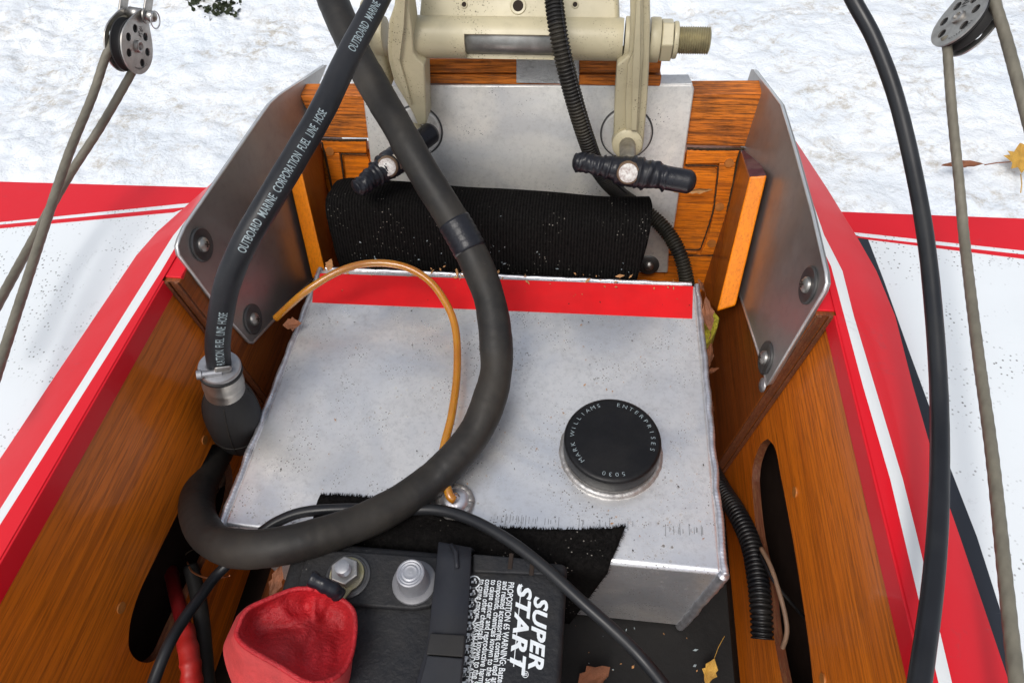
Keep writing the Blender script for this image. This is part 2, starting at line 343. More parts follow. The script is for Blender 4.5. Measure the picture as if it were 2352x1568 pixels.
# ------------------------------------------------------------------ snow ground
GZ = -0.62
def ground():
    xs = []; x = -40.0
    def axis(lo, hi, fine, far):
        a = [lo+i*fine for i in range(int((hi-lo)/fine)+1)]; st = fine; v = a[-1]; ex = []
        while v < far: st *= 1.5; v += st; ex.append(v)
        st = fine; v = a[0]; lo_ = []
        while v > -far: st *= 1.5; v -= st; lo_.append(v)
        return lo_[::-1]+a+ex
    X = axis(-2.6, 1.9, .0090, 150); Yv = axis(.75, 2.9, .0085, 150)
    vs = []
    for y in Yv:
        for x in X:
            if -2.7 < x < 2.0 and .7 < y < 3.0:
                p = Vector((x, y, 0))
                h = noise.noise(p*1.3)*.05 + noise.noise(p*4+Vector((3, 1, 0)))*.018 + noise.noise(p*14)*.007
                c = noise.voronoi(p*17+Vector((0, 0, noise.noise(p*6))))[0][0]; h += (.35-c)*.018*max(0, noise.noise(p*2.2)+.8)
                c = noise.voronoi(p*38+Vector((0, 0, noise.noise(p*9))))[0][0]; h += (.3-c)*.010*max(0, noise.noise(p*3.1+Vector((7, 0, 0)))+.6)
            else: h = 0
            vs.append((x, y, GZ+h))
    nx = len(X); fs = [(j*nx+i, j*nx+i+1, (j+1)*nx+i+1, (j+1)*nx+i) for j in range(len(Yv)-1) for i in range(nx-1)]
    o = mesh('snow_ground', vs, fs, SNOW, smooth=True, origin=(0, 0, GZ)); o['kind'] = 'structure'; return o
ground()

# ------------------------------------------------------------------ the boat
boat = thing('hydroplane_boat', (-.065, .3, -.13), 'red and white wooden racing boat with open varnished cockpit and transom', 'boat')
YN = -.12      # near end of the hull pieces, out of frame
def ext(a, b, y):   # continue the line a-b to Y = y
    a, b = Vector(a), Vector(b); return a + (b-a)*((y-a.y)/(b.y-a.y))
# coaming lofts: columns K crest, Wi, Wo, Ro, at stations from far to near
def coaming(side):
    if side > 0:
        k = [(1819, 315), (1850, 430), (1880, 560), (1905, 640), (1928, 725), (1975, 882), (2028, 1101), (2065, 1232), (2140, 1568)]
        wi = [(1820, 315), (1852, 430), (1884, 560), (1909, 612), (1939, 725), (1981, 882), (2045, 1101), (2076, 1232), (2156, 1568)]
        wo = [(1821, 315), (1855, 430), (1893, 540), (1935, 622), (1961, 725), (2008, 882), (2074, 1101), (2107, 1232), (2187, 1568)]
        ro = [(1822, 315), (1898, 430), (1966, 540), (2013, 622), (2056, 725), (2096, 882), (2159, 1101), (2205, 1232), (2319, 1568)]
    else:
        k = [(590, 300), (535, 390), (470, 480), (420, 570), (375, 632), (220, 875), (139, 1000), (0, 1232), None]
        wi = [(588, 300), (530, 390), (462, 478), (407, 560), (368, 626), (209, 875), (130, 1000), (0, 1208), None]
        wo = [(585, 300), (520, 390), (440, 490), (397, 542), (348, 620), (188, 875), (107, 1000), (0, 1165), None]
        ro = [(580, 300), (535, 385), (450, 452), (360, 532), (313, 585), (117, 875), (34, 1000), (0, 1050), None]
    zz = [.100, .1000, .0990, .086]
    rows = []
    for i in range(9):
        r = []
        for q, z in zip((k, wi, wo, ro), zz):
            r.append(Z(*q[i], z) if q[i] else None)
        rows.append(r)
    if side < 0: rows.pop()
    for r in rows: r[0].x = .158 if side > 0 else -.288
    last = rows[-1]; prev = rows[-3]
    rows.append([ext(prev[j], last[j], YN) for j in range(4)])
    if side < 0:       # straighten the rows near the frame edge
        for j in range(4): rows[-1][j] = ext(rows[4][j], rows[6][j], YN); rows[-2][j] = ext(rows[4][j], rows[6][j], rows[-2][0].y)
    cols = []
    for r in rows:
        s = side
        inn = r[0] + Vector((-s*.002, 0, -.0015)); low = r[0] + Vector((-s*.0035, 0, -.026))
        out = r[3] + Vector((s*.001, 0, -.012)); bot = r[3] + Vector((0, 0, -.2))
        cols.append([r[0]+Vector((s*.0, 0, 0)), r[1], r[2], r[3], out, bot])
    nv = 6; vs = [p for c in cols for p in c]; fs = []; mi = []
    for i in range(len(cols)-1):
        for j, mm in enumerate((0, 1, 0, 0, 0)):
            fs.append((i*nv+j, i*nv+j+1, (i+1)*nv+j+1, (i+1)*nv+j)); mi.append(mm)
    # far end cap
    fs.append(tuple(range(nv))); mi.append(0)
    o = mesh('coaming', vs, fs, [RED, STRIPE], boat, mids=mi, bevel=.0012); return rows
rowR = coaming(1); rowL = coaming(-1)

# near side panels with lightening holes, plus the painted red lip
def lip(side):
    rows = rowR if side > 0 else rowL; pl = RS if side > 0 else LS
    top = [rows[4][0], rows[-1][0]]
    n = RN if side > 0 else LN
    down = Vector((-side*K, 0, -1)).normalized()
    if side > 0: a = pl(1904, 774); b = pl(2087, 1568)
    else: a = pl(397, 673); b = pl(0, 1346)
    a2 = Vector((a.x, .2965, a.z)); b2 = ext(a, b, YN)
    a2.z = a.z; 
    x0 = .158 if side > 0 else -.288
    def at(y, z, o=.0): return Vector((x0 + side*K*(z-.1) - side*o, y, z))
    t0, t1, lo1, lo0 = at(.2960, .0995), at(YN, .0995), at(YN, a.z), at(.2960, a.z)
    inn = Vector((-side*.0012, 0, 0))
    prism('painted_lip', [t0+inn, t1+inn, lo1+inn, lo0+inn], Vector((side*.006, 0, 0)), RED, boat, bevel=.0006)
    return a.z
lzR = lip(1); lzL = lip(-1)
FLOOR = -.122
def side_panel(side):
    pl = RS if side > 0 else LS; x0 = .158 if side > 0 else -.288
    def at(y, z): return Vector((x0 + side*K*(z-.1), y, z))
    outer = [at(.2965, .099), at(YN, .099), at(YN, FLOOR), at(.2965, FLOOR)]
    if side > 0:
        h = [(1763, 1007), (1777, 1022), (1785, 1045), (1793, 1090), (1820, 1232), (1851, 1429), (1868, 1568), (1872, 1640), (1862, 1690), (1838, 1690), (1812, 1620), (1798, 1568), (1776, 1451), (1763, 1341), (1739, 1232), (1728, 1123), (1728, 1085), (1733, 1055), (1747, 1020)]
    else:
        h = [(487, 1021), (471, 1054), (410, 1174), (348, 1300), (319, 1362), (301, 1420), (295, 1471), (299, 1495), (312, 1513), (333, 1521), (353, 1516), (372, 1495), (392, 1450), (430, 1370), (470, 1290), (520, 1180), (535, 1100), (520, 1040), (505, 1018)]
    hole = [Vector(p) for p in cr([tuple(pl(*p)) for p in h+h[:1]], 3)[:-1]]
    pv, pf = prismvf(outer, [hole], (side*.006, 0, 0)); k_ = len(outer)+len(hole)
    mesh('side_panel', pv, pf, [WALLW, PLYEDGE], boat, mids=[0 if (max(f) < k_ or min(f) >= k_) else 1 for f in pf])
    # hull skin behind the panel
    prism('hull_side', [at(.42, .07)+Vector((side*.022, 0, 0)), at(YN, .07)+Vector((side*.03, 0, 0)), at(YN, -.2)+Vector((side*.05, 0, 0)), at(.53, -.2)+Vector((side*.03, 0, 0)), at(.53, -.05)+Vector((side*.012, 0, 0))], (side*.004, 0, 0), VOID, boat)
    # wood plugs
    for p in ([(1826, 1130), (1890, 1560)] if side > 0 else [(470, 1010), (278, 1395)]):
        c = pl(*p); lathe('wood_plug', c+Vector((-side*.0006, 0, 0)), (side, 0, 0), [(0, .0036), (.002, .0036)], PLUG, boat, 16)
    # aft doubler standing proud: its near edge shows the plies
    inn = Vector((-side*.011, 0, 0))
    outer = [at(.2965, .098), at(.2965, FLOOR), at(.60, FLOOR), at(.60, .06), at(.40, .098)]
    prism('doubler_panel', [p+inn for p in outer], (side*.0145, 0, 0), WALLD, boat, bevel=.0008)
    e = [at(.2962, .0985), at(.2962, FLOOR)]
    for q in range(3):    # ply layers of the cut edge
        o0 = Vector((-side*(.0108-q*.0036), 0, 0)); wv = Vector((side*.0030, 0, 0)); sl = -.0012 if q != 1 else .0004
        prism('ply_edge', [e[0]+o0, e[1]+o0, e[1]+o0+wv, e[0]+o0+wv], (0, sl-.0004, 0), PLYEDGE, boat, bevel=.0004)
side_panel(1); side_panel(-1)
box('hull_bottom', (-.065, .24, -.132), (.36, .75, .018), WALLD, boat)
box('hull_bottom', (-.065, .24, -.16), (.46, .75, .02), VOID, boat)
# ledge where the coaming meets the doubler
for side, q in ((1, (.158)), (-1, (-.288))):
    prism('coaming_end', [Vector((q-side*.0115, .300, .0992)), Vector((q+side*.003, .300, .0992)), Vector((q+side*.003, .40, .0992)), Vector((q-side*.0105, .34, .0992))], (0, 0, -.006), RED, boat, bevel=.0008)

# decks
DZ = .078
def deck(side):
    if side > 0:
        b0, b1 = Z(1925, 487, DZ), Z(2352, 503, DZ); edge = [(1925, 487), (1966, 540), (2013, 622), (2056, 725), (2096, 882), (2159, 1101), (2205, 1232), (2319, 1568)]
    else:
        b0, b1 = Z(488, 432, DZ), Z(0, 418, DZ); edge = [(488, 432), (450, 455), (360, 532), (313, 585), (117, 875), (34, 1000), (0, 1050)]
    outx = b1 + (b1-b0).normalized()*.35
    e = [Z(*p, .086) for p in edge]; e = [Vector((p.x-side*.006, p.y, DZ)) for p in e]
    near = ext(e[-3] if side > 0 else e[-4], e[-1], YN)
    outer = [Vector((e[0].x, b0.y, DZ))] + e[1:] + [near, Vector((outx.x, YN, DZ)), outx]
    prism('deck', outer, (0, 0, -.1), WHITE, boat, bevel=.001)
    def band(name, pts, mat, up_):
        P = [Z(*p, DZ) for p in pts]; q = [P[0], P[1]+(P[1]-P[0]).normalized()*.35, P[2]+(P[2]-P[3]).normalized()*.35, P[3]]
        prism(name, [v+Vector((0, 0, up_)) for v in q], (0, 0, -up_+.0001), mat, boat)
    if side > 0:
        band('red_band', [(1925, 487.5), (2352, 503.5), (2352, 576), (1955, 533)], RED, .0006)
        band('pin_stripe', [(1963, 543.5), (2352, 586), (2352, 595), (1969, 547.5)], RED, .0006)
        pl = [(1966, 540), (1994, 550), (2029, 641), (2089, 809), (2138, 942), (2181, 1070), (2244, 1232), (2293, 1385), (2352, 1568), (2300, 1568), (2200, 1232), (2154, 1101), (2091, 882), (2051, 725), (2008, 622)]
        prism('black_band', [Z(*p, DZ+.0005) for p in pl], (0, 0, -.0004), BLACKP, boat)
    else:
        band('red_band', [(490, 432.5), (0, 418.5), (0, 510.5), (460, 464)], RED, .0006)
        band('pin_stripe', [(430, 477), (0, 517.5), (0, 525), (400, 488)], RED, .0006)
deck(1); deck(-1)

# transom
tr = prism('transom', [T(693, 340), T(1742, 352), Vector((.14, .49, -.13)), Vector((-.265, .49, -.13))], -TN*.022, FRAMEW, boat)
def tpiece(name, pts, off, th, m, par=tr, bevel=.0008, holes=()):
    return prism(name, [T(x, y, off) for x, y in pts], -TN*th, m, par, bevel=bevel, holes=[[T(x, y, off) for x, y in h] for h in holes])
# thick top board
b = prism('top_board', [T(686, 219, .006), T(1760, 213, .006), T(1736, 339, .006), T(735, 317, .006)], Vector((0, .021, 0))-TN*.0, TOPW, boat, bevel=.002)
# frame members around sunk panels
tpiece('rail', [(737, 323), (840, 323), (842, 352), (741, 350)], .0065, .006, FRAMEW)
tpiece('stile', [(741, 351), (779, 352), (797, 470), (800, 560), (778, 560), (768, 470)], .006, .006, FRAMEW)
tpiece('panel', [(785, 356), (843, 355), (880, 470), (803, 470)], .0025, .003, FRAMEW)
tpiece('rail', [(1578, 345), (1699, 346), (1690, 374), (1574, 378)], .0065, .006, FRAMEW)
tpiece('stile', [(1652, 376), (1690, 375), (1662, 560), (1655, 585), (1608, 584), (1618, 566), (1630, 530), (1641, 480)], .006, .006, FRAMEW)
tpiece('panel', [(1540, 381), (1640, 381), (1648, 390), (1636, 490), (1614, 556), (1604, 574), (1530, 571)], .0028, .004, FRAMEW)
tpiece('rail', [(1530, 575), (1602, 577), (1600, 584), (1530, 583)], .006, .006, FRAMEW)
tpiece('lower_board', [(1530, 588), (1655, 588), (1630, 680), (1520, 680)], .0055, .006, FRAMEW)
for x, y in ((757, 348), (774, 437), (1675, 375), (1653, 476), (1635, 560)):
    c = T(x, y, .0072); lathe('wood_plug', c, -TN, [(0, .0042), (.002, .0044)], PLUG, tr, 18)
GROOVEDARK = m_plain('dirt_and_groove_shade', (.055, .035, .018), .85, 0, .5, 200)  # one dark brown for real dirt and for painted shade in grooves
def groove(pts, r_, off):
    q = resample(cr([tuple(T(x, y, off)) for x, y in pts], 5), .001)
    tube('dirt_shade_groove', q, lambda i, a: r_*(1+.5*noise.noise(Vector((i*.35, math.cos(a), r_*900)))), GROOVEDARK, tr, 6)
groove([(1576, 380), (1640, 381), (1649, 390), (1644, 440), (1636, 493), (1614, 557), (1605, 573), (1570, 573)], .0007, .0062)
groove([(783, 355), (786, 380), (792, 430), (802, 475)], .0008, .0060); groove([(783, 354), (842, 354)], .0006, .0060)
groove([(1530, 586), (1655, 587)], .0006, .0062); groove([(1578, 341), (1640, 343), (1735, 341)], .0011, .0066); groove([(738, 320), (790, 322), (842, 322)], .0011, .0066)
groove([(1700, 348), (1672, 480), (1655, 560), (1640, 640)], .0012, .006); groove([(740, 326), (756, 400), (772, 480), (785, 560)], .0012, .006)
# upper motor pad: two laminated boards above the plate
for (y0, y1, o_) in ((136, 169, .0), (171, 200, .0015)):
    L0, L1, R1, R0 = [T(x, y, o_+.0125) for x, y in ((905, y0), (905, y1-9 if y1>190 else y1), (1516, y1-1), (1520, y0+2))]
    prism('pad_board', [L0, L1, R1, R0], -TN*.04, TOPW, boat, bevel=.0012)
tp = prism('duct_tape', [T(1186, 134, .0158), T(1330, 136, .0158), T(1330, 194, .0158), T(1186, 191, .0158)], -TN*.002, TAPE, boat, bevel=.0004)
# aluminium transom plate, top edge folded over
tpl = prism('transom_plate', [T(831, 205, .011), T(860, 450, .011), T(872, 560, .011), T(880, 622, .011), T(1534, 627, .011), T(1537, 570, .011), T(1548, 525, .011), T(1570, 382, .011), T(1595, 205, .011), T(1590, 195, .011), T(835, 198, .011)], -TN*.0035, PLATE, boat, bevel=.0015)
q0, q1 = T(835, 197, .011), T(1592, 193, .011)
prism('plate_fold', [q0, q1, q1+Vector((-.003, .014, .001)), q0+Vector((.003, .014, .001))], (0, 0, -.003), PLATE, tpl, bevel=.001)
for x, y in ((960, 300), (1439, 306)):
    c = T(x, y, .0112); lathe('scuff_ring', c-TN*.001, TN, [(0, .0240), (.0013, .0238), (.0014, .0233), (.0010, .0228)], DARKSTEEL, tpl, 48)
    lathe('clamp_pad', c-TN*.001, TN, [(0, .0222), (.0035, .0222), (.0045, .0212)], PLATE, tpl, 48)
c = T(1490, 608, .0112); lathe('washer', c, TN, [(0, .0105), (.0014, .0105), (.002, .0095)], DARKSTEEL, tpl, 32)
lathe('bolt_head', c+TN*.002, TN, [(0, .0050), (.002, .0047), (.0036, .003), (.0042, .0004)], STEEL, tpl, 24)

# corner knees
def knee(side):
    if side > 0:
        a, b_ = T(1701, 344, .004), T(1734, 341, .004); c_ = RS(1763, 402, .0172); d_ = YP(1721, 405, c_.y)
        br = RS(1691, 702, .0172); bl = YP(1645, 716, br.y)
    else:
        a, b_ = T(737, 318, .004), T(703, 325, .004); c_ = LS(660, 400, .0172); d_ = YP(694, 395, c_.y)
        br = LS(716, 640, .0172); bl = YP(752, 640, br.y)
    back0 = T(1627, 692, .004) if side > 0 else T(778, 640, .004); back1 = Vector((br.x, back0.y, back0.z))
    vs = [a, b_, c_, d_, bl, br, back0, back1]
    fs = [(0, 1, 2, 3), (3, 2, 5, 4), (0, 3, 4, 6), (1, 2, 5, 7), (0, 1, 7, 6), (4, 5, 7, 6)]
    mesh('knee', vs, fs, [PURPLE, KNEEW, KNEESHADE], boat, mids=[0, 1, 2, 2, 2, 1], bevel=.0022)
knee(1); knee(-1)

# grey gusset plates with washers and screws
def gusset(side):
    pl = RS if side > 0 else LS; off = .0135
    if side > 0:
        pts = [(1725, 159), (1735, 162), (1795, 241), (1826, 344), (1866, 490), (1897, 625), (1899, 650), (1893, 668), (1768, 879), (1762, 883), (1756, 855), (1742, 809), (1697, 669), (1690, 560), (1700, 350), (1715, 190)]
        scr = [(1858, 655, .0125), (1760, 822, .0125)]
    else:
        pts = [(752, 149), (742, 151), (688, 187), (640, 219), (620, 237), (602, 262), (425, 519), (412, 548), (407, 566), (411, 585), (500, 705), (572, 786), (580, 787), (719, 640), (726, 560), (722, 400), (735, 190)]
        scr = [(462, 562, .0125), (580, 733, .0125)]
    n = Vector((side, 0, -K)).normalized()
    P = [pl(x, y, off) for x, y in pts]
    g = prism('gusset_plate', P, n*.0028, GUSSET, boat, bevel=.0006)
    vs, fs = tubevf(P[1:13 if side > 0 else 14], .0011, 8); mesh('sheet_edge', vs, fs, EDGE, g, smooth=True)
    for x, y, r in scr:
        c = pl(x, y, off+.0002); lathe('washer', c, -n, [(0, r), (.0012, r), (.0018, r-.001), (.0013, r-.0045), (.0013, .004)], DARKSTEEL, g, 36)
        lathe('screw_head', c-n*.0013, -n, [(0, .0055), (.0016, .0052), (.0030, .0036), (.0036, .001)], STEEL, g, 24)
        e1 = Vector((0, 1, 0)); e2 = n.cross(e1)
        vs, fs = join([boxvf(c-n*.0050, (e1+e2, e1-e2, n), (.0045, .0009, .0006)), boxvf(c-n*.0050, (e1-e2, e1+e2, n), (.0045, .0009, .0007))])
        mesh('screw_cross', vs, fs, GRITSHADE, g)
    if side > 0:
        c = pl(1753, 884, off); lathe('screw_head', c, -n, [(0, .0055), (.0012, .0053), (.0022, .003), (.0026, .001)], ZINC, g, 20)
gusset(1); gusset(-1)

# ------------------------------------------------------------------ fuel tank
tank = thing('fuel_tank', (-.069, .287, -.114), 'welded aluminium fuel tank with black round cap and red band along its back edge', 'fuel tank')
tz = 0.0; TB = -.114
c = [Vector((-.2345, .410, 0)), Vector((.0965, .412, 0)), Vector((.0985, .163, 0)), Vector((-.2345, .165, 0))]
bvs = [Vector((-.222, .405, TB)), Vector((.088, .405, TB)), Vector((.0885, .163, TB)), Vector((-.222, .165, TB))]
mesh('tank_body', c+bvs, [(0, 1, 2, 3), (7, 6, 5, 4), (0, 4, 5, 1), (1, 5, 6, 2), (2, 6, 7, 3), (3, 7, 4, 0)], TANK, tank, bevel=.004, segs=4)
def weld(a, b, r, name='weld_bead', par=tank, wob=.0006):
    a, b = Vector(a), Vector(b); n = int((b-a).length/.0005); dirv = (b-a).normalized()
    pts = [a.lerp(b, i/n)+Vector((noise.noise(Vector((i*.03, 1, r*900)))*wob*1.6, 0, noise.noise(Vector((i*.04, 5, 2)))*wob)) for i in range(n+1)]
    rf = lambda i, an: r*(1+.055*abs(math.sin(i*.5*math.pi/2.6+math.cos(an)*.8)) + .16*noise.noise(Vector((i*.08, math.cos(an), math.sin(an)))))
    return tube(name, pts, rf, WELD, par, 10)
weld(c[3]+Vector((-.0005, 0, -.001)), c[0]+Vector((-.0005, 0, -.001)), .0024)
weld(c[2]+Vector((.0005, 0, -.0012)), c[1]+Vector((.0005, 0, -.0012)), .0025)
weld(c[2]+Vector((.0, 0, -.001)), bvs[2]+Vector((0, 0, .001)), .0035)
weld(c[0]+Vector((.004, .0005, -.001)), c[1]+Vector((-.004, .0005, -.001)), .0016)
prism('red_band', [Z(724, 627, .0004), Z(1592, 657, .0004), Z(1590, 731, .0004), Z(717, 694, .0004)], (0, 0, -.0003), REDTAPE, tank)
# cap on its welded neck
CC = Z(1407, 1006, .0195); CC0 = Vector((CC.x, CC.y, 0))
rr = .0335
lathe('neck', CC0, (0, 0, 1), [(0, .0335), (.001, .0325), (.004, .0315), (.008, .031)], DULLWELD, tank, 48)
ringp = [CC0+Vector((math.cos(a)*.0338, math.sin(a)*.0338, .0006)) for a in [i*2*math.pi/180 for i in range(181)]]
tube('weld_bead', ringp, lambda i, an: .0026*(1+.10*abs(math.sin(i*.7+math.cos(an))))*(1+.15*noise.noise(Vector((i*.2, 0, 3)))), DULLWELD, tank, 10)
cap = lathe('cap', CC0+Vector((0, 0, .0055)), (0, 0, 1), [(0, .0325), (.001, rr), (.0115, rr), (.0130, rr-.0006), (.0138, rr-.0018), (.014, rr-.0035)], m_plain('black_anodised_cap', (.012, .012, .013), .3, .3, .3, 60, .3, (.03, .027, .024), .4, .0003, .5, .3), tank, 72)
def arc_text(body, a0, R, size, spacing):   # clockwise, tops outward; a0 = start angle (deg, from +X ccw)
    out = []; a = a0
    for ch in body:
        if ch == ' ': a -= spacing*.85; continue
        v, f = textmesh(ch, size, -.012*size); xs = [p[0] for p in v]; wd = max(xs)-min(xs); x0 = min(xs)
        aa = rad(a); er = Vector((math.cos(aa), math.sin(aa), 0)); et = Vector((math.sin(aa), -math.cos(aa), 0))
        o = CC0+Vector((0, 0, .01965))+er*R
        out.append(([o+et*((x-x0-wd/2)*1.15)+er*y for x, y in v], f)); a -= spacing
    return join(out)
vs, fs = join([arc_text('MARK WILLIAMS', 222, .0262, .0043, 9.3), arc_text('ENTERPRISES', 82, .0262, .0043, 9.6), arc_text('5030', -74, .0262, .0043, 9.0)])
mesh('lettering', vs, fs, PRINTG, cap)
# vent fitting under the sleeve
fc = Z(1045, 1150, .003); lathe('vent_fitting', Vector((fc.x, fc.y, 0)), (0, 0, 1), [(0, .0115), (.003, .0105), (.006, .0085), (.0075, .0065), (.0078, .004), (.005, .0035)], WELD, tank, 32)
fr = [Vector((fc.x+math.cos(a)*.0105, fc.y+math.sin(a)*.0105, .0018)) for a in [i*2*math.pi/60 for i in range(61)]]
tube('weld_bead', fr, lambda i, an: .0026*(1+.12*abs(math.sin(i*.7)))*(1+.2*noise.noise(Vector((i*.3, 0, 3)))), DULLWELD, tank, 8)
# stamped marks
parts = []
for x0, x1, y, n_ in ((1130, 1290, 1190, 26), (1330, 1460, 1200, 20), (1530, 1620, 1215, 16)):
    for i in range(n_):
        x = x0+(x1-x0)*i/n_+random.uniform(-3, 3)
        if random.random() < .35: continue
        p = Z(x, y+random.uniform(-3, 3)+(x-x0)*.04, .0003); parts.append(boxvf(p, (Vector((1, random.uniform(-.08, .08), 0)), AX[1], AX[2]), (.0003, random.uniform(.002, .008), .0002)))
vs, fs = join(parts); mesh('stamped_marks', vs, fs, m_plain('scratch_grey', (.26, .26, .27), .5, .5), tank, kind='stuff')

# ------------------------------------------------------------------ carpets
def carpet_roll():
    t = thing('carpet_roll', (-.1, .45, -.03), 'folded black ribbed carpet wedged between aluminium tank and transom', 'carpet')
    # cross-section in Y/Z, swept in X with a wavy top
    prof = [(.419, -.05), (.419, -.02), (.423, .008), (.430, .032), (.436, .044), (.444, .050), (.458, .050), (.474, .046), (.488, .03), (.490, 0), (.488, -.05)]
    xl, xr = -.225, .0475; n = 90; vs = []; fs = []; m_ = len(prof)
    pr = cr(prof, 4); m_ = len(pr)
    for i in range(n+1):
        u = i/n; x = xl+(xr-xl)*u
        e = min(1, u/.05); sq = .55+.45*math.sqrt(max(0, 1-(1-e)**2))
        for y, z in pr:
            yc = .455; hz = z
            if z > 0: hz = z*(.93+.07*math.sin(u*5+1)) *(.80+.20*sq) + noise.noise(Vector((x*18, y*20, 1)))*.0025
            xx = x + (z*.14 if u > .5 else 0) - (z+.05)*.05*(1-u)
            vs.append((xx + noise.noise(Vector((z*60, y*60, i*.01)))*.0012, yc+(y-yc)*(.75+.25*sq)+.006*(1-u), hz))
    for i in range(n):
        for j in range(m_-1): fs.append((i*m_+j, i*m_+j+1, (i+1)*m_+j+1, (i+1)*m_+j))
    fs += [tuple(range(m_)), tuple(n*m_+j for j in range(m_-1, -1, -1))]
    mesh('carpet_fold', vs, fs, CARPET, t, smooth=True)
carpet_roll()
def carpet_pad():
    t = thing('carpet_pad', (-.05, .17, 0), 'black carpet scrap draped over front edge of the tank behind battery', 'carpet')
    cols = []
    top = [(735, 1137), (800, 1140), (870, 1147), (960, 1162), (1040, 1190), (1090, 1203), (1200, 1214), (1320, 1217), (1436, 1213)]
    tt = cr([(float(a), float(b)) for a, b in top], 8); n = len(tt)
    vs = []; fs = []
    rows = 14
    for i, (x, y) in enumerate(tt):
        b0 = Z(x, y+random.uniform(-1.2, 1.2), .003); u = i/(n-1)
        ex = b0.x - .010*max(0, (u-.6)/.4)      # right edge slants in
        for r in range(rows):
            s = r/(rows-1)
            if s < .45:
                q = s/.45; p = Vector((b0.x+(ex-b0.x)*q, b0.y+(.161-b0.y)*q, .003+.0015*math.sin(q*6+u*9)))
            else:
                q = (s-.45)/.55; p = Vector((ex-.022*q*max(0, (u-.6)/.4), .1605-.003-.004*abs(math.sin(u*14))*q, .002-.105*q))
            if u > .97 and s < .3: p.z += .002
            vs.append(p)
    for i in range(n-1):
        for r in range(rows-1): fs.append((i*rows+r, i*rows+r+1, (i+1)*rows+r+1, (i+1)*rows+r))
    o = mesh('carpet_sheet', vs, fs, CARPETF, t, smooth=True); sm = o.modifiers.new('s', 'SOLIDIFY'); sm.thickness = .0028; sm.offset = -1
    # fibres along the cut edge
    parts = []
    for k in range(900):
        i = random.randrange(n-1) if k < 650 else n-1; r = 0 if k < 650 else random.randrange(rows-2)
        p = vs[i*rows+r].lerp(vs[min(n-1, i+1)*rows+r], random.random()); dd = Vector((random.uniform(-.6, .6), 1 if k < 650 else random.uniform(-.5, .5), random.uniform(-.2, .4)))
        if k >= 650: dd.x = abs(dd.x)+.6; p = vs[i*rows+r].lerp(vs[i*rows+r+1], random.random())
        e = p+dd.normalized()*random.uniform(.001, .0028); sdv = Vector((.0003, 0, .0001)); parts.append(([p-sdv, p+sdv, e], [(0, 1, 2)]))
    v2, f2 = join(parts); mesh('frayed_fibres', v2, f2, CARPETF, t, kind='stuff')
carpet_pad()

# ------------------------------------------------------------------ rubber mat on the floor
mt = thing('floor_mat', (.05, .1, -.122), 'black rubber mat on cockpit floor in front of the tank', 'mat')
prism('mat_sheet', [Vector((-.2, .2, -.1205)), Vector((.1265, .2, -.1205)), Vector((.1255, -.1, -.1205)), Vector((-.2, -.1, -.1205))], (0, 0, .004), MAT, mt, bevel=.0008)

# ------------------------------------------------------------------ battery
BZ = .018
bat = thing('car_battery', Z(1000, 1440, -.117), 'black battery with white warning print, one bolted terminal and one bare lead post', 'battery')
br_, bl_ = Z(1300, 1285, BZ), Z(700, 1250, BZ)
yb = .1545; xr = Z(1303, 1310, BZ).x; xl = xr-.173
case = mesh('case', *boxvf(((xl+xr)/2, yb-.13, (BZ-.117)/2-.01), AX, (.173-.008, .26-.008, BZ+.117-.02)), PLASTIC, bat, bevel=.003)
LIDB = Vector(((xl+xr)/2, yb-.13, BZ-.011))
def B(x, y, dz=0): return Z(x, y, BZ+dz)
lid = mesh('lid', *boxvf(LIDB, AX, (.173, .26, .022)), PLASTIC, bat, bevel=.004, segs=4)
plat = [(690, 1308), (705, 1275), (735, 1262), (814, 1264), (935, 1273), (1010, 1277), (1030, 1330), (1010, 1375), (985, 1392), (949, 1398), (880, 1394), (814, 1389), (676, 1360)]
prism('terminal_deck', [B(x, y, .005) for x, y in plat], (0, 0, -.006), PLASTIC, bat, bevel=.0016)
hr = [(1085, 1270), (1230, 1282), (1262, 1300), (1262, 1320), (1230, 1318), (1085, 1312)]
prism('vent_ridge', [B(x, y, .003) for x, y in hr], (0, 0, -.004), PLASTIC, bat, bevel=.0012)
for x, y in ((1173, 1288), (1222, 1302)):
    box('lid_slot', B(x, y, .0032), (.0028, .010, .0012), GRITSHADE, bat)  # dark block stands in for the shade inside the slot
# bare post
pc = B(952, 1337, .005)
lathe('post_collar', pc, (0, 0, 1), [(0, .0135), (.0012, .0132), (.002, .0115), (.002, .009)], m_plain('dark_lead', (.2, .2, .21), .5, .4), bat, 36)
lathe('lead_post', pc+Vector((0, 0, .0015)), (0, 0, 1), [(0, .0098), (.013, .0086), (.0145, .0082), (.0150, .0074), (.0147, .0066), (.0151, .006), (.0148, .005), (.0152, .004), (.0148, .0028), (.0152, .0015), (.015, .0003)], LEAD, bat, 40)
# bolted post
sc_ = B(800, 1323, .005)
lathe('washer', sc_, (0, 0, 1), [(0, .0135), (.001, .0135), (.0014, .0125), (.0014, .0122), (.002, .0115)], DARKSTEEL, bat, 36)
lg = [Vector((math.cos(a)*.0105, math.sin(a)*.0105, .0026)) for a in [rad(-60+i*15) for i in range(20)]]
lugc = m_plain('corroded_lug', (.42, .38, .28), .5, .5, .4, 160, .6, (.35, .33, .05), .5, .0008)
prism('cable_lug', [sc_+p for p in lg]+[sc_+Vector((-.012, -.020, .0026)), sc_+Vector((-.002, -.023, .0026))], (0, 0, .002), lugc, bat, bevel=.0006)
lathe('nut', sc_+Vector((0, 0, .0048)), (0, 0, 1), [(0, .0090), (.0055, .0090), (.0062, .0082)], STEEL, bat, 6, smooth=False, bevel=.0005)
stud = [(i*.0003, .0040+(.0003 if i % 2 else 0)) for i in range(20)]
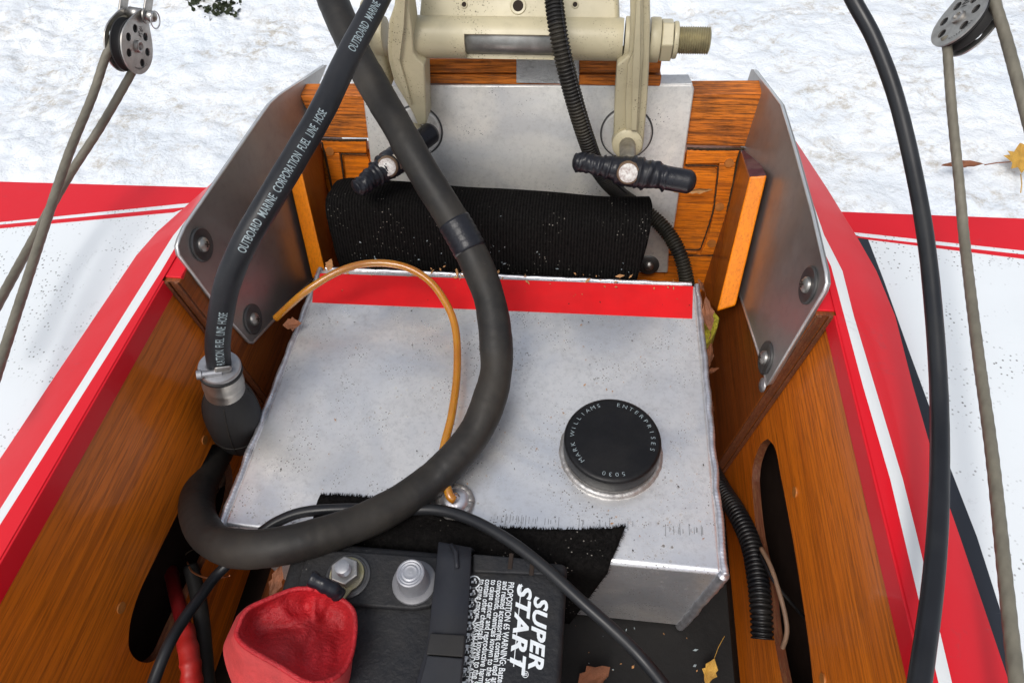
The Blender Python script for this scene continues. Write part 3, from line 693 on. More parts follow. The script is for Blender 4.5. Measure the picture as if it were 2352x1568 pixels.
lathe('stud', sc_+Vector((0, 0, .0108)), (0, 0, 1), stud+[(.0061, .0034), (.0062, .0005)], ZINC, bat, 28)
# printing: text runs towards the viewer, tops to the right
def bat_text(body, x, y, size, xs=1, offset=0, shear=0, dz=.0004, space=1):
    v, f = textmesh(body, size, offset, shear, space, xs); o = B(x, y, dz)
    return [o+Vector((q[1], -q[0], 0)) for q in v], f
lines = ['PROPOSITION 65 WARNING: Battery posts, terminals', 'and related accessories contain lead and lead', 'compounds, chemicals known to the State of California', 'to cause cancer and reproductive harm. Batteries also', 'contain other chemicals known to the State of California', 'to cause cancer. WASH HANDS AFTER HANDLING.']
tx = [bat_text(l, 676+z_[0]*.2875, 1205+z_[1]*.2875, .0050, .72, .00008) for l, z_ in zip(lines, ((1712, 452), (1668, 448), (1624, 440), (1574, 436), (1528, 432), (1482, 432)))]
vs, fs = join(tx); mesh('warning_print', vs, fs, PRINT, bat)
ic = []
for i in range(9):
    z_ = (1435-i*10.5, 455+i*93); o = B(676+z_[0]*.2875, 1205+z_[1]*.2875, .0004); rin = []
    k = 20; vv = [o+Vector((math.cos(2*math.pi*j/k)*r_, math.sin(2*math.pi*j/k)*r_, 0)) for r_ in (.0040, .0032) for j in range(k)]
    ff = [(j, (j+1) % k, k+(j+1) % k, k+j) for j in range(k)]; ic.append((vv, ff))
    ic.append(boxvf(o, (Vector((1, .4*(i % 3), 0)), Vector((-.4*(i % 3), 1, 0)), AX[2]), (.0032, .0014, .0001))); ic.append(boxvf(o+Vector((.0004, .0008, 0)), AX, (.0012, .003, .0001)))
vs, fs = join(ic); mesh('warning_icons', vs, fs, PRINT, bat)
vs, fs = join([bat_text('SUPER', 676+1922*.2875, 1205+566*.2875, .0114, 1.20, .0004, .25, .0005, 1.06), bat_text('START', 676+1790*.2875, 1205+466*.2875, .0120, 1.30, .0004, .25, .0007, 1.06)])
mesh('brand_lettering', vs, fs, PRINT, bat)
u0, u1 = B(676+1815*.2875, 1205+470*.2875, .0004), B(676+1752*.2875, 1205+1130*.2875, .0004)
mesh('print_lines', *join([boxvf((u0+u1)/2, (Vector((1, 0, 0)), (u1-u0), AX[2]), (.0005, (u1-u0).length, .0001)), boxvf(u0.lerp(u1, .93), AX, (.008, .0004, .0001)), bat_text('®', 676+1822*.2875, 1205+1160*.2875, .005)]), PRINT, bat)
# hold-down strap
st = thing('battery_strap', B(1030, 1400, .006), 'wide black rubber hold-down strap across the battery top', 'strap')
lft = [(1007, 1248), (1002, 1300), (992, 1389), (981, 1478), (956, 1568), (930, 1650)]; rgt = [(1083, 1262), (1081, 1310), (1077, 1389), (1070, 1478), (1061, 1568), (1050, 1650)]
vs = []; fs = []
A_ = cr([(float(a), float(b)) for a, b in lft], 6); B_ = cr([(float(a), float(b)) for a, b in rgt], 6)
for i, (p, q) in enumerate(zip(A_, B_)):
    dz = .0075 if i > 3 else .0035+.0012*i
    vs += [B(*p, dz), B(p[0]*.5+q[0]*.5, p[1]*.5+q[1]*.5, dz+.0012), B(*q, dz)]
e0 = [vs[0]+Vector((0, .004, -.02)), vs[1]+Vector((0, .006, -.02)), vs[2]+Vector((0, .006, -.02))]; vs = e0+vs
for i in range(len(vs)//3-1):
    for j in (0, 1): fs.append((i*3+j, i*3+j+1, i*3+j+4, i*3+j+3))
o = mesh('strap_band', vs, fs, STRAPM, st, smooth=True); sm = o.modifiers.new('s', 'SOLIDIFY'); sm.thickness = .0028; sm.offset = 0
bv = o.modifiers.new('b', 'BEVEL'); bv.width = .0006
prism('strap_tail', [B(988, 1452, .0125), B(1068, 1457, .0125), B(1064, 1508, .0122), B(978, 1502, .0122)], (0, 0, -.003), RUBBER2, st, bevel=.0008)
prism('strap_tail', [B(980, 1503, .0135), B(1064, 1510, .0135), B(1050, 1660, .0135), B(945, 1640, .0135)], (0, 0, -.003), STRAPM, st, bevel=.001)
tube('strap_lip', [B(1036, 1250, .009), B(1048, 1270, .0105), B(1049, 1292, .011), B(1050, 1304, .0108)], .0014, STRAPM, st, 8)

# ------------------------------------------------------------------ terminal boot with its taped cable
def boot():
    t = thing('terminal_boot', D(665, 1470, .34), 'open red rubber terminal cover hanging beside the bolted battery post', 'terminal cover')
    # rim of the open cup, then rings going deeper
    rim = [(722, 1352), (675, 1353), (612, 1377), (567, 1401), (547, 1440), (545, 1462), (570, 1488), (640, 1528), (705, 1566), (760, 1560), (795, 1530), (812, 1480), (815, 1415), (796, 1384), (760, 1366)]
    dp = [.385, .383, .375, .368, .362, .358, .352, .345, .343, .350, .360, .372, .384, .388, .388]
    R0 = cr([(float(a), float(b), c_) for (a, b), c_ in zip(rim+rim[:1], dp+dp[:1])], 5)[:-1]; n = len(R0)
    cx_, cy_ = 690., 1462.
    rings = [R0]
    for s, dd in ((.965, .0015), (.90, .008), (.80, .014), (.68, .019), (.55, .023), (.42, .026), (.28, .028), (.14, .029)):
        rg = []
        for k, (x, y, d) in enumerate(R0):
            X_ = cx_+(x-cx_)*s+40*(1-s)**1.3; Y_ = cy_+(y-cy_)*s-34*(1-s)**1.3
            fold = (.010*noise.noise(Vector((X_*.016, Y_*.008, 3)))+.006*noise.noise(Vector((X_*.035, Y_*.018, 8))))*min(1, (1-s)*5)
            v1 = math.exp(-((X_-(752+(Y_-1400)*-.25))/9)**2)*max(0, 1-abs(Y_-1425)/60); fold += .006*v1
            rg.append((cx_+(x-cx_)*s+40*(1-s)**1.3, cy_+(y-cy_)*s-34*(1-s)**1.3, .366+(d-.366)*s+dd*.6+fold))
        rings.append(rg)
    vs = [D(*p) for rg in rings for p in rg]; fs = []
    for i in range(len(rings)-1):
        for k in range(n): fs.append((i*n+k, i*n+(k+1) % n, (i+1)*n+(k+1) % n, (i+1)*n+k))
    fs.append(tuple((len(rings)-1)*n+k for k in range(n)))
    o = mesh('cup', vs, fs, BOOT, t, smooth=True); o.modifiers.new('sub', 'SUBSURF').render_levels = 1
    # outer wall on the near side
    vs = []; fs = []
    out = []
    for k, (x, y, d) in enumerate(R0):
        out.append([(x, y, d)] + [(x+(x-cx_)*.02*(1-q)+(-8-26*min(1, max(0, (y-1405)/60))*(1 if x < 700 else max(0, 1-(x-700)/60)))*q, y+(-3+37*min(1, max(0, (y-1415)/50)))*q+70*q*min(1, max(0, (y-1465)/30)), d+.028*q) for q in (.06, .35, .7, 1.0)])
    vs = [D(*p) for c_ in out for p in c_]
    for k in range(n):
        for j in range(4): a = k*5+j; b2 = ((k+1) % n)*5+j; fs.append((a, b2, b2+1, a+1))
    mesh('outer_wall', vs, fs, BOOTO, t, smooth=True)
    rimt = [D(x, y, d-.0004) for x, y, d in R0]+[D(*R0[0][:2], R0[0][2]-.0004)]
    tube('rim', rimt, .0014, BOOT, t, 8)
    tc = cr([tuple(D(712, 1328, .378)), tuple(D(738, 1340, .378)), tuple(D(762, 1352, .379)), tuple(D(778, 1364, .383))], 6)
    tube('taped_neck', tc, lambda i, a: .0040*(1+.06*math.sin(i*1.1)+.12*math.cos(a*2)+.15*noise.noise(Vector((i*.3, math.cos(a), math.sin(a))))), TAPEB, t, 14)
boot()

# ------------------------------------------------------------------ hoses and cables
def above(pts, z):     # lift points so that the cable clears height z
    return [(x, y, min(d, (z-H)/ray(x, y).z)) for x, y, d in pts]
def path(pts, n=10): return cr([tuple(D(x, y, d)) for x, y, d in pts], n)
def cum(pts):
    s = [0]
    for a, b in zip(pts, pts[1:]): s.append(s[-1]+(Vector(b)-Vector(a)).length)
    return s
t = thing('rubber_sleeve', D(1120, 800, .49), 'thick grey-black rubber sleeve looping from motor over tank to left wall', 'hose')
SP = [(735, -80, .53), (768, 10, .525), (822, 130, .515), (897, 265, .505), (975, 400, .50), (1040, 505, .50), (1082, 580, .50), (1115, 660, .497), (1136, 750, .492), (1138, 850, .485), (1112, 950, .476), (1055, 1040, .466), (965, 1122, .455), (860, 1185, .440), (745, 1228, .425), (635, 1255, .418), (540, 1258, .425), (475, 1225, .445), (452, 1165, .475), (470, 1095, .515), (520, 1010, .56), (560, 960, .59)]
sp = resample(path(SP, 14), .0018)
def sleeve_r(i, a):
    p = sp[min(i, len(sp)-1)]; return .0118*(1+.045*noise.noise(p*45)+.02*noise.noise(Vector((p.x*300, p.y*300, a))))
sv, sf = tubevf(sp, sleeve_r, 36)
for kx, ky, kd, kr, dp_ in ((1098, 845, .478, .010, .0022), (1100, 800, .480, .006, -.0009), (1062, 970, .462, .009, .0020), (978, 1072, .448, .008, .0022), (960, 1085, .448, .005, -.0008), (515, 1178, .44, .012, .0020), (1078, 690, .49, .010, .0014), (880, 300, .50, .014, .0012)):
    kp = D(kx, ky, kd)
    for q in range(len(sp)*36):
        dd_ = (sv[q]-kp).length
        if dd_ < kr*2.5: c_ = sp[q//36]; sv[q] = sv[q]-(sv[q]-c_).normalized()*dp_*math.exp(-(dd_/kr)**2)
mesh('sleeve', sv, sf, RUBBER, t, smooth=True)
# taped joint
ix = [i for i, p in enumerate(sp) if (p-D(1062, 545, .50)).length < .009]
jt = sp[min(ix)-3:max(ix)+3]; tube('tape_wrap', jt, lambda i, a: .0124+.0003*math.sin(i*2.2), TAPEB, t, 28)

t = thing('fuel_line', D(530, 960, .5), 'printed black fuel hose ending in a primer bulb beside the tank', 'fuel hose')
HP = [(935, -140, .47), (868, 0, .46), (802, 125, .445), (742, 250, .43), (680, 358, .42), (618, 462, .413), (560, 562, .415), (523, 650, .425), (505, 740, .44), (500, 800, .452), (506, 860, .465)]
hp = resample(path(HP, 14), .0012); HR = .0080
tube('hose', hp, lambda i, a: HR*(1+.008*math.sin(a*6+i*.3)), HOSE, t, 28)
cs = cum(hp)
def proj(P):
    d = P-CAM; z = d.dot(FW); return CX+F*d.dot(RT)/z, CY-F*d.dot(UP)/z
def s_at(x, y):
    b = min(range(len(hp)), key=lambda i: (proj(hp[i])[0]-x)**2+(proj(hp[i])[1]-y)**2); return cs[b]
def pt_s(s):
    s = max(0, min(cs[-1]-1e-6, s)); lo = 0
    import bisect
    i = max(1, bisect.bisect(cs, s)); i = min(i, len(cs)-1); f_ = (s-cs[i-1])/max(1e-9, cs[i]-cs[i-1])
    return hp[i-1].lerp(hp[i], f_), (hp[min(i+2, len(hp)-1)]-hp[max(i-3, 0)]).normalized()
def hose_text(body, sx, ex, shift=0.0):
    v, f = textmesh(body.replace(' ', '  '), 1.0, .008, cuts=9); L = max(p[0] for p in v)-min(p[0] for p in v); x0 = min(p[0] for p in v)
    s0, s1 = s_at(*sx), s_at(*ex); k = (s1-s0)/L; hgt = .0074; out = []
    for x, y in v:
        c_, tg = pt_s(s0+(x-x0)*k); V = (CAM-c_); V = (V-tg*V.dot(tg)).normalized(); Sd = tg.cross(V)
        a = ((y-.35)*hgt+shift)/HR; tv = -1
        out.append(c_+(V*math.cos(a)+Sd*math.sin(a)*tv_sign)*(HR+.00022))
    return out, f
tv_sign = 1
vs, fs = join([hose_text('OUTBOARD MARINE CORPORATION FUEL LINE HOSE', (553, 566), (741, 268), -.0004), hose_text('OUTBOARD MARINE CORPORATION', (813, 138), (905, -75), 0), hose_text('RATION FUEL LINE HOSE', (491, 822), (499, 700), -.0012)])
mesh('hose_print', vs, fs, PRINTG, t, kind='stuff')
# primer bulb: axis from the connector down along the tank wall
ca = D(509, 862, .468); cb = D(563, 1080, .575); axd = (cb-ca).normalized()
cl = D(508, 838, .452)
lathe('end_disc', ca-axd*.012, axd, [(0, .0085), (.0005, .0132), (.0015, .0138), (.003, .0138), (.0035, .0132)], ZINC, t, 40)
lathe('seal_ring', ca-axd*.0085, axd, [(0, .0136), (.0008, .0145), (.0026, .0145), (.0034, .0136)], RUBBER2, t, 40)
lathe('crimp_collar', ca-axd*.0052, axd, [(0, .0133), (.004, .0131), (.010, .0133), (.0115, .0138), (.0150, .0138), (.0165, .0133), (.023, .0136), (.025, .0135)], STEEL, t, 40)
def bp(tt): return [(0, .0150), (.006, .0168), (.016, .0205), (.028, .0226), (.040, .0228), (.052, .0212), (.064, .0178), (.073, .0135), (.080, .0085), (.083, .003)]
prof = [(a*1.10, b*.86) for a, b in cr([(a, b) for a, b in bp(0)], 4)]
bd = (D(552, 1035, .555)-D(520, 930, .500)).normalized()
bo = ca+axd*.014
bulb = lathe('primer_bulb', bo, bd, prof, RUBBER2, t, 48)
for an in (20, 100, 200, 300):
    X_ = bd.orthogonal().normalized(); Y_ = bd.cross(X_); dr = X_*math.cos(rad(an))+Y_*math.sin(rad(an))
    tube('mould_seam', [bo+bd*a+dr*(b+.0001) for a, b in prof[4:-3]], .0004, RUBBER, bulb, 6)
rp = [bo+bd*.0572+(X_*math.cos(a)+Y_*math.sin(a))*.0184 for a in [i*2*math.pi/40 for i in range(41)]]
tube('mould_seam', rp, .0004, RUBBER, bulb, 6)
# hose clamp on the disc
hc = pt_s(s_at(503, 845)); lathe('clamp_band', hc[0]-hc[1]*.003, hc[1], [(0, HR+.0008), (.006, HR+.0008)], ZINC, t, 32)
vw = (CAM-hc[0]).normalized(); sd_ = hc[1].cross(vw).normalized()
box('clamp_ear', hc[0]+vw*(HR+.002)+hc[1]*.002-sd_*.002, (.011, .0055, .005), STEEL, t, ax=(sd_, hc[1], vw), bevel=.0016)
lathe('clamp_screw', hc[0]+vw*(HR+.002)+hc[1]*.004+sd_*.001, sd_, [(-.002, .0022), (.010, .0022), (.0105, .0032), (.0135, .0032)], ZINC, t, 12)

t = thing('vent_tube', D(1040, 800, .5), 'thin translucent amber vent tube arched over the left half of the tank', 'tube')
AP = [(633, 731, .555), (700, 671, .545), (775, 625, .545), (845, 605, .548), (920, 610, .548), (980, 640, .545), (1022, 692, .54), (1046, 755, .532), (1050, 850, .512), (1038, 950, .488), (1016, 1050, .468), (1030, 1130, .456), (1045, 1150, .455)]
ap = resample(path(AP, 12), .0015); tube('tube_wall', ap, .0030, AMBER, t, 18)

def loom(name, pts, r, mat, par, pitch=.0028, dark=True):
    P = resample(path(pts, 14), pitch/6)
    vs, fs = tubevf(P, lambda i, a: r*(1+.13*(1 if (i % 6) < 3 else -.5) if (i % 6) not in (2, 5) else 1+.05), 22, caps=False)
    o = mesh(name, vs, fs, mat, par, smooth=True); o.modifiers.new('e', 'EDGE_SPLIT').split_angle = rad(50)
    tube('inner_wires', P[:-10], r*.72, GRITSHADE, par, 12); o.modifiers.new('s', 'SOLIDIFY').thickness = .0008; return P
t = thing('loom_conduit', D(1330, 250, .55), 'dusty corrugated black conduit hanging from motor bracket down behind the clamp handle', 'conduit', 'corrugated black conduits')
L1 = [(1262, -90, .50), (1272, 0, .505), (1286, 95, .51), (1312, 205, .53), (1345, 315, .56), (1378, 395, .60), (1425, 447, .635), (1482, 485, .65), (1530, 530, .645), (1562, 585, .64), (1577, 645, .645), (1580, 700, .66)]
P = loom('conduit', L1, .0064, LOOMD, t)
# the split line down the conduit
vs_ = []
for i, p in enumerate(P):
    tg = (P[min(i+1, len(P)-1)]-P[max(i-1, 0)]).normalized(); V = (CAM-p); V = (V-tg*V.dot(tg)).normalized(); Sd = tg.cross(V)
    vs_.append(p+(V*.72+Sd*.69*-1)*.0070)
tube('split_edge', vs_[:int(len(vs_)*.62)], lambda i, a: .0010*(1+.5*math.sin(i*1.05)), LOOM, t, 6)
t = thing('loom_conduit', D(1740, 1350, .47), 'short shiny corrugated black conduit with open end lying against right wall', 'conduit', 'corrugated black conduits')
L2 = [(1625, 1060, .58), (1655, 1118, .555), (1694, 1180, .52), (1725, 1250, .495), (1741, 1330, .475), (1748, 1400, .462), (1751, 1466, .455)]
P = loom('conduit', L2, .0068, LOOM, t, .0034)

def cable(name, pts, r, mat, label, cat='cable', part='jacket', seg=16, wob=.02, group=None):
    pp = resample(path(pts, 12), .002); t = thing(name, pp[len(pp)//2], label, cat, group)
    tube(part, pp, lambda i, a: r*(1+wob*noise.noise(pp[min(i, len(pp)-1)]*80)), mat, t, seg); return t, pp
cable('steering_cable', above([(1930, -60, .40), (1962, 5, .40), (2010, 95, .398), (2058, 225, .394), (2098, 390, .388), (2128, 560, .378), (2148, 760, .365), (2158, 950, .352), (2156, 1160, .34), (2142, 1350, .33), (2112, 1568, .32), (2095, 1680, .315)], .125), .0044, CABLE, 'smooth black control cable arching down in front of the right deck')
cable('power_cable', [(600, 1222, .45), (640, 1196, .452), (700, 1175, .452), (800, 1168, .452), (900, 1172, .452), (1000, 1170, .448), (1080, 1192, .438), (1165, 1238, .425), (1250, 1302, .412), (1340, 1384, .40), (1420, 1456, .392), (1475, 1512, .385), (1530, 1580, .38), (1570, 1640, .375)], .0037, CABLE, 'matte black cable running under the sleeve and diagonally across the battery')
cable('starter_cable', [(560, 1262, .46), (500, 1318, .455), (460, 1370, .44), (420, 1425, .425), (385, 1485, .41), (352, 1568, .40), (330, 1640, .39)], .0036, CABLE, 'glossy black cable crossing in front of red sleeved cable at lower left')
t, pp = cable('red_cable', [(392, 1310, .52), (406, 1370, .49), (418, 1420, .475), (430, 1470, .46), (436, 1530, .45), (442, 1600, .445)], .0050, m_plain('dark_red_cable', (.22, .008, .008), .4), 'red battery cable with bright crinkled red sleeve at lower left wall')
tube('crinkled_sleeve', [p for p in resample(path([(422, 1442, .466), (432, 1490, .455), (438, 1530, .449), (443, 1600, .444)], 12), .001)], lambda i, a: .0066*(1+.09*math.sin(i*.55+math.cos(a))*(1 if i > 25 else .2)+.10*noise.noise(Vector((i*.14, math.cos(a)*1.3, math.sin(a)*1.3)))), REDSLEEVE, t, 20)
cable('ground_cable', [(438, 1300, .50), (455, 1370, .49), (464, 1430, .48), (470, 1500, .47), (478, 1600, .46)], .0054, RUBBER, 'dull black cable hanging beside the red sleeved cable')
cable('thin_wire', [(430, 1290, .50), (442, 1312, .49), (470, 1325, .48), (500, 1327, .47), (532, 1320, .462)], .0007, COPPER, 'thin copper coloured wire under the rubber sleeve at lower left', 'wire', 'wire_strand', 6)
cable('bare_wire', [(1748, 1258, .478), (1770, 1300, .464), (1790, 1360, .452), (1805, 1420, .444), (1806, 1460, .444), (1788, 1510, .452)], .0016, m_plain('tan_wire', (.22, .13, .08), .5), 'tan wire looping out of the oval hole in right wall', 'wire', 'wire_strand', 8)
cable('dark_wire', [(1745, 1270, .478), (1775, 1330, .458), (1810, 1375, .455), (1850, 1420, .46)], .0012, LOOM, 'thin black wire crossing the oval hole in right wall', 'wire', 'wire_strand', 8)

# ropes
def rope(pts, r, label, group='coated steering ropes at the pulleys'):
    pp = resample(path(above(pts, .112), 12), .0006); t = thing('steering_rope', pp[len(pp)//2], label, 'rope', group)
    tube('strand_bundle', pp, lambda i, a: r*(1+.028*math.cos(5*a-i*.42)+.02*noise.noise(pp[min(i, len(pp)-1)]*90)), ROPE, t, 18)
rope([(300, 50, .526), (287, 44, .515), (271, 60, .505), (258, 98, .502), (240, 138, .502), (212, 222, .50), (157, 357, .485), (101, 525, .465), (10, 805, .435), (-40, 960, .42)], .0030, 'left rope strand running from the pulley wheel down to lower left')
rope([(318, 135, .528), (304, 165, .525), (232, 290, .515), (150, 418, .505), (60, 580, .49), (0, 690, .48), (-60, 800, .47)], .0030, 'right rope strand leaving left pulley and passing behind the other strand')
rope([(2172, 85, .455), (2176, 115, .455), (2186, 250, .45), (2203, 420, .44), (2216, 560, .43), (2245, 800, .41), (2278, 1040, .39), (2308, 1320, .365), (2335, 1568, .35), (2350, 1680, .34)], .0030, 'rope hanging from bottom of right pulley down past the deck')
rope([(2262, -60, .44), (2282, 0, .435), (2308, 80, .43), (2338, 190, .42), (2375, 330, .41), (2400, 430, .40)], .0034, 'rope at the right picture edge running off beside the right pulley')

# ------------------------------------------------------------------ pulleys
def pulley(C0, A, e1, s, label, shackle, open_hole):
    """C0 hub on the visible cheek; A axis pointing out of that cheek; e1 long direction towards the shackle"""
    A = A.normalized(); e1 = (e1-A*e1.dot(A)).normalized(); e2 = A.cross(e1)
    t = thing('pulley', C0, label, 'pulley', 'steering pulleys')
    def L(x, y, z=0): return C0+(e2*x+e1*y+A*z)*s
    out = []
    for i in range(36):
        a = 2*math.pi*i/36; r = .0200; x, y = math.sin(a)*r, math.cos(a)*r
        if y > 0: x *= 1-.55*(y/r)**1.5; y *= 1.42
        out.append((x, y))
    holes = [[(math.cos(2*math.pi*k/14)*.0030+hx, math.sin(2*math.pi*k/14)*.0030+hy) for k in range(14)] for hx, hy in [(.0125*math.sin(a), .0125*math.cos(a)) for a in (.55, 1.45, 2.35, 3.9, 4.8, 5.7)]]
    W = .0128
    for z0, nm in ((0, 'cheek_plate'), (-W, 'cheek_plate')):
        prism(nm, [L(x, y, z0) for x, y in out], A*-.0012*s, STEEL, t, holes=[[L(x, y, z0) for x, y in h] for h in holes], bevel=.0003)
    lathe('sheave', L(0, 0, -.0016), -A, [(0, .0178*s), (.0006*s, .0190*s), (.0016*s, .0190*s), (.003*s, .0160*s), (.0045*s, .0150*s), (.006*s, .0160*s), (.0074*s, .0190*s), (.0084*s, .0190*s), (.009*s, .0178*s)], RUBBER2, t, 48)
    lathe('hub', L(0, 0, .0008), A, [(-.001*s, .0046*s), (.0009*s, .0044*s), (.0013*s, .0036*s), (.0010*s, .0026*s), (-.0004*s, .0022*s)], STEEL, t, 32)
    if shackle:
        tube('shackle_pin', [L(0, .024, .006), L(0, .024, -.018)], .0028*s, STEEL, t, 16)
        lathe('pin_head', L(0, .024, .005), A, [(0, .004*s), (.002*s, .0042*s), (.004*s, .0035*s), (.0055*s, .001*s)], STEEL, t, 24)
        lathe('pin_washer', L(0, .024, .002), A, [(0, .0058*s), (.0012*s, .0058*s)], STEEL, t, 24)
        tube('split_ring', [L(math.cos(a)*.006+.002, .021+math.sin(a)*.006, .011) for a in [i*2*math.pi/24 for i in range(25)]], .0005*s, ZINC, t, 6)
        for z_ in (.0035, -.0155):
            prism('shackle_leg', [L(-.004, .021, z_), L(.004, .021, z_), L(.0045, .031, z_), L(.0035, .048, z_), L(-.0035, .048, z_), L(-.0045, .031, z_)], A*-.0022*s, STEEL, t, bevel=.0008)
        tube('spacer', [L(0, .0245, -.0014), L(0, .0245, -.0105)], .0042*s, STEEL, t, 16)
    mk = [boxvf(L(.0158*math.sin(a), .0158*math.cos(a), .0002), (e2*math.cos(a*3)+e1*math.sin(a*3), e1*math.cos(a*3)-e2*math.sin(a*3), A), (.0014*s, .0003*s, .0002*s)) for a in [3.2+.11*q for q in range(10)]]
    mk += [boxvf(L(.001*math.sin(q*2.3), .008+.0011*q, .0002), (e2+e1*math.sin(q*1.7)*.6, e1-e2*math.sin(q*1.7)*.6, A), (.0040*s, .0003*s, .0002*s)) for q in range(7)]
    v, f = join(mk); mesh('worn_stamp', v, f, DARKSTEEL, t, kind='stuff')
    return t
back = -FW
pulley(D(317, 107, .515), RT*.95+back*.03-UP*.16, UP*1.0+RT*.22, 1.0, 'steel block pulley with black wheel on a shackle above the left deck', True, True)
pulley(D(2202, 40, .45), RT*-.80+back*.22+UP*.38, UP*.80+RT*.40, 1.0, 'steel block pulley cut off by top edge at right', True, False)

# ------------------------------------------------------------------ outboard bracket
obk = thing('motor_bracket', YP(1190, 150, .56), 'cream outboard motor clamp bracket straddling transom top', 'motor bracket')
BY = .535
def V(x, y, off=0): return YP(x, y, BY+off)
ta, tb = V(948, 86), V(1427, 86)
ta = V(946, 84); tb = V(1430, 91)
ax_ = (tb-ta).normalized(); TR = (V(1190, 40)-V(1190, 134)).length/2*.94
ln = (tb-ta).length
# swivel tube with a slot showing the tilt rod
seg = 40; vs = []; fs = []; Uz = Vector((0, 0, 1)); Uz = (Uz-ax_*Uz.dot(ax_)).normalized(); Uy = Uz.cross(ax_)   # Uy towards the viewer or away
if Uy.y > 0: Uy = -Uy
st_ = sorted(set([0, .004, ln-.004, ln]+[ln*.27+(ln*.42)*i/20 for i in range(21)]+[.004+(ln*.27-.004)*i/14 for i in range(1, 14)]+[ln*.69+(ln*.31-.004)*i/14 for i in range(1, 14)]))
import itertools
def tp_(s, a, r): return ta+ax_*s+(Uy*math.cos(a)+Uz*math.sin(a))*r
aa = [2*math.pi*k/seg for k in range(seg)]
for s in st_:
    r = TR*(.97 if s in (0, ln) else 1)
    for a in aa: vs.append(tp_(s, a, r))
for i in range(len(st_)-1):
    for k in range(seg):
        am = (aa[k]+math.pi/seg); am = (am+math.pi) % (2*math.pi)-math.pi
        if st_[i] >= ln*.27 and st_[i+1] <= ln*.69+.002 and rad(-50) < am < rad(40): continue
        fs.append((i*seg+k, i*seg+(k+1) % seg, (i+1)*seg+(k+1) % seg, (i+1)*seg+k))
o = mesh('swivel_tube', vs, fs, CREAM, obk, smooth=True); sm = o.modifiers.new('s', 'SOLIDIFY'); sm.thickness = .0035; sm.offset = -1
o.modifiers.new('e', 'EDGE_SPLIT').split_angle = rad(45)
tube('tilt_rod', [ta+ax_*.01+Uy*.001, tb-ax_*.01+Uy*.001], TR*.74, m_plain('greased_rod', (.36, .36, .34), .35, .7, .4, 90, .4, (.12, .1, .08)), obk, 28)
# casting above the tube
top = [V(962, 52, .004), V(1424, 55, .004), V(1420, -60, .026), V(972, -60, .026)]
cast = prism('swivel_casting', [p+Vector((0, -.004, 0)) for p in top], Vector((0, .03, -.006)), CREAM, obk, bevel=.004)
nrm = (top[1]-top[0]).cross(top[2]-top[1]).normalized(); nrm = nrm if nrm.y < 0 else -nrm
for x, y, r in ((1066, 11, .0022), (1190, 14, .0050), (1321, 11, .0022)):
    c_ = V(x, y, .012)
    c_ = hit(x, y, nrm, top[0]+Vector((0, -.0046, 0))); lathe('bolt_hole', c_, nrm, [(0, r*1.3), (.0006, r*1.2), (.0004, r*.9)], CREAM, obk, 20)
    lathe('hole_shadow', c_+nrm*.0005, nrm, [(0, r*.85), (.0002, r*.8)], GRITSHADE, obk, 20)  # dark disc paints the shade inside the bolt hole
# collars, washers and nut on the rod
def ring(name, s0, s1, r, m, sg=32, **kw): return lathe(name, ta, ax_, [(s0, r*.97), (s0+.001, r), (s1-.001, r), (s1, r*.97)], m, obk, sg, **kw)
ring('collar', -.012, -.0015, TR*1.04, CREAM); ring('collar', ln+.0015, ln+.013, TR*1.06, CREAM)
k1 = V(1503, 91); s1 = (k1-ta).length
ring('washer', s1-.004, s1+.004, TR*1.04, CREAM)
ring('hex_nut', s1+.0045, s1+.014, TR*1.02, CREAM, 6, smooth=False, bevel=.002)
ring('nut_shoulder', s1+.0145, s1+.018, TR*.86, CREAM)
th = [(s1+.018+i*.0009, TR*(.64 if i % 2 else .58)) for i in range(28)]
lathe('threaded_rod', ta, ax_, th+[(th[-1][0]+.001, TR*.5)], m_plain('brassy_thread', (.42, .37, .22), .4, .6, .4, 120, .4, (.1, .08, .05)), obk, 32)
ring('collar', -.030, -.022, TR*.95, CREAM)
box('stop_lug', V(868, 100), (.014, .02, .075), CREAM, obk, ax=(ax_, Uy, Uz), bevel=.004)
# clamp arms (C-shaped castings): inner leg on the cockpit side
def arm(cx0, leg, side, bevel=.0018):
    parts = []
    P_ = [YP(x, y, BY-.022) for x, y in leg]
    a = prism('clamp_arm', P_, Vector((0, .024, 0)), CREAM, obk, bevel=bevel); return a
AO = -.02
arm(0, [(1446, -60), (1492, -60), (1494, 60), (1491, 150), (1487, 230), (1478, 330), (1474, 352), (1452, 356), (1425, 352), (1408, 345), (1411, 240), (1417, 150), (1444, 128), (1448, 60)], 1)
arm(0, [(912, -60), (905, 15), (893, 50), (889, 110), (892, 140), (905, 190), (935, 240), (948, 262), (960, 290), (980, 286), (977, 200), (975, 150), (958, 136), (950, 120), (946, 60), (940, 20), (948, -60)], -1)
# ribs on the arms
prism('arm_rib', [YP(x, y, BY-.0255) for x, y in [(1460, -60), (1476, -60), (1477, 120), (1470, 240), (1462, 325), (1438, 325), (1436, 240), (1442, 150), (1458, 110)]], (0, .006, 0), CREAM, obk, bevel=.0008)
prism('arm_rib', [YP(x, y, BY-.0285) for x, y in [(1466, -60), (1472, -60), (1471, 150), (1462, 300), (1450, 300), (1453, 150)]], (0, .005, 0), CREAM, obk, bevel=.0006)
prism('arm_rib', [YP(x, y, BY-.0255) for x, y in [(922, -60), (934, -60), (928, 60), (918, 140), (935, 200), (946, 245), (934, 225), (905, 160), (900, 120), (905, 40)]], (0, .006, 0), CREAM, obk, bevel=.0007)
prism('arm_flange', [YP(x, y, BY+.004) for x, y in [(936, 120), (976, 140), (979, 200), (982, 284), (955, 286), (945, 200)]], (0, .014, 0), CREAM, obk, bevel=.0018)
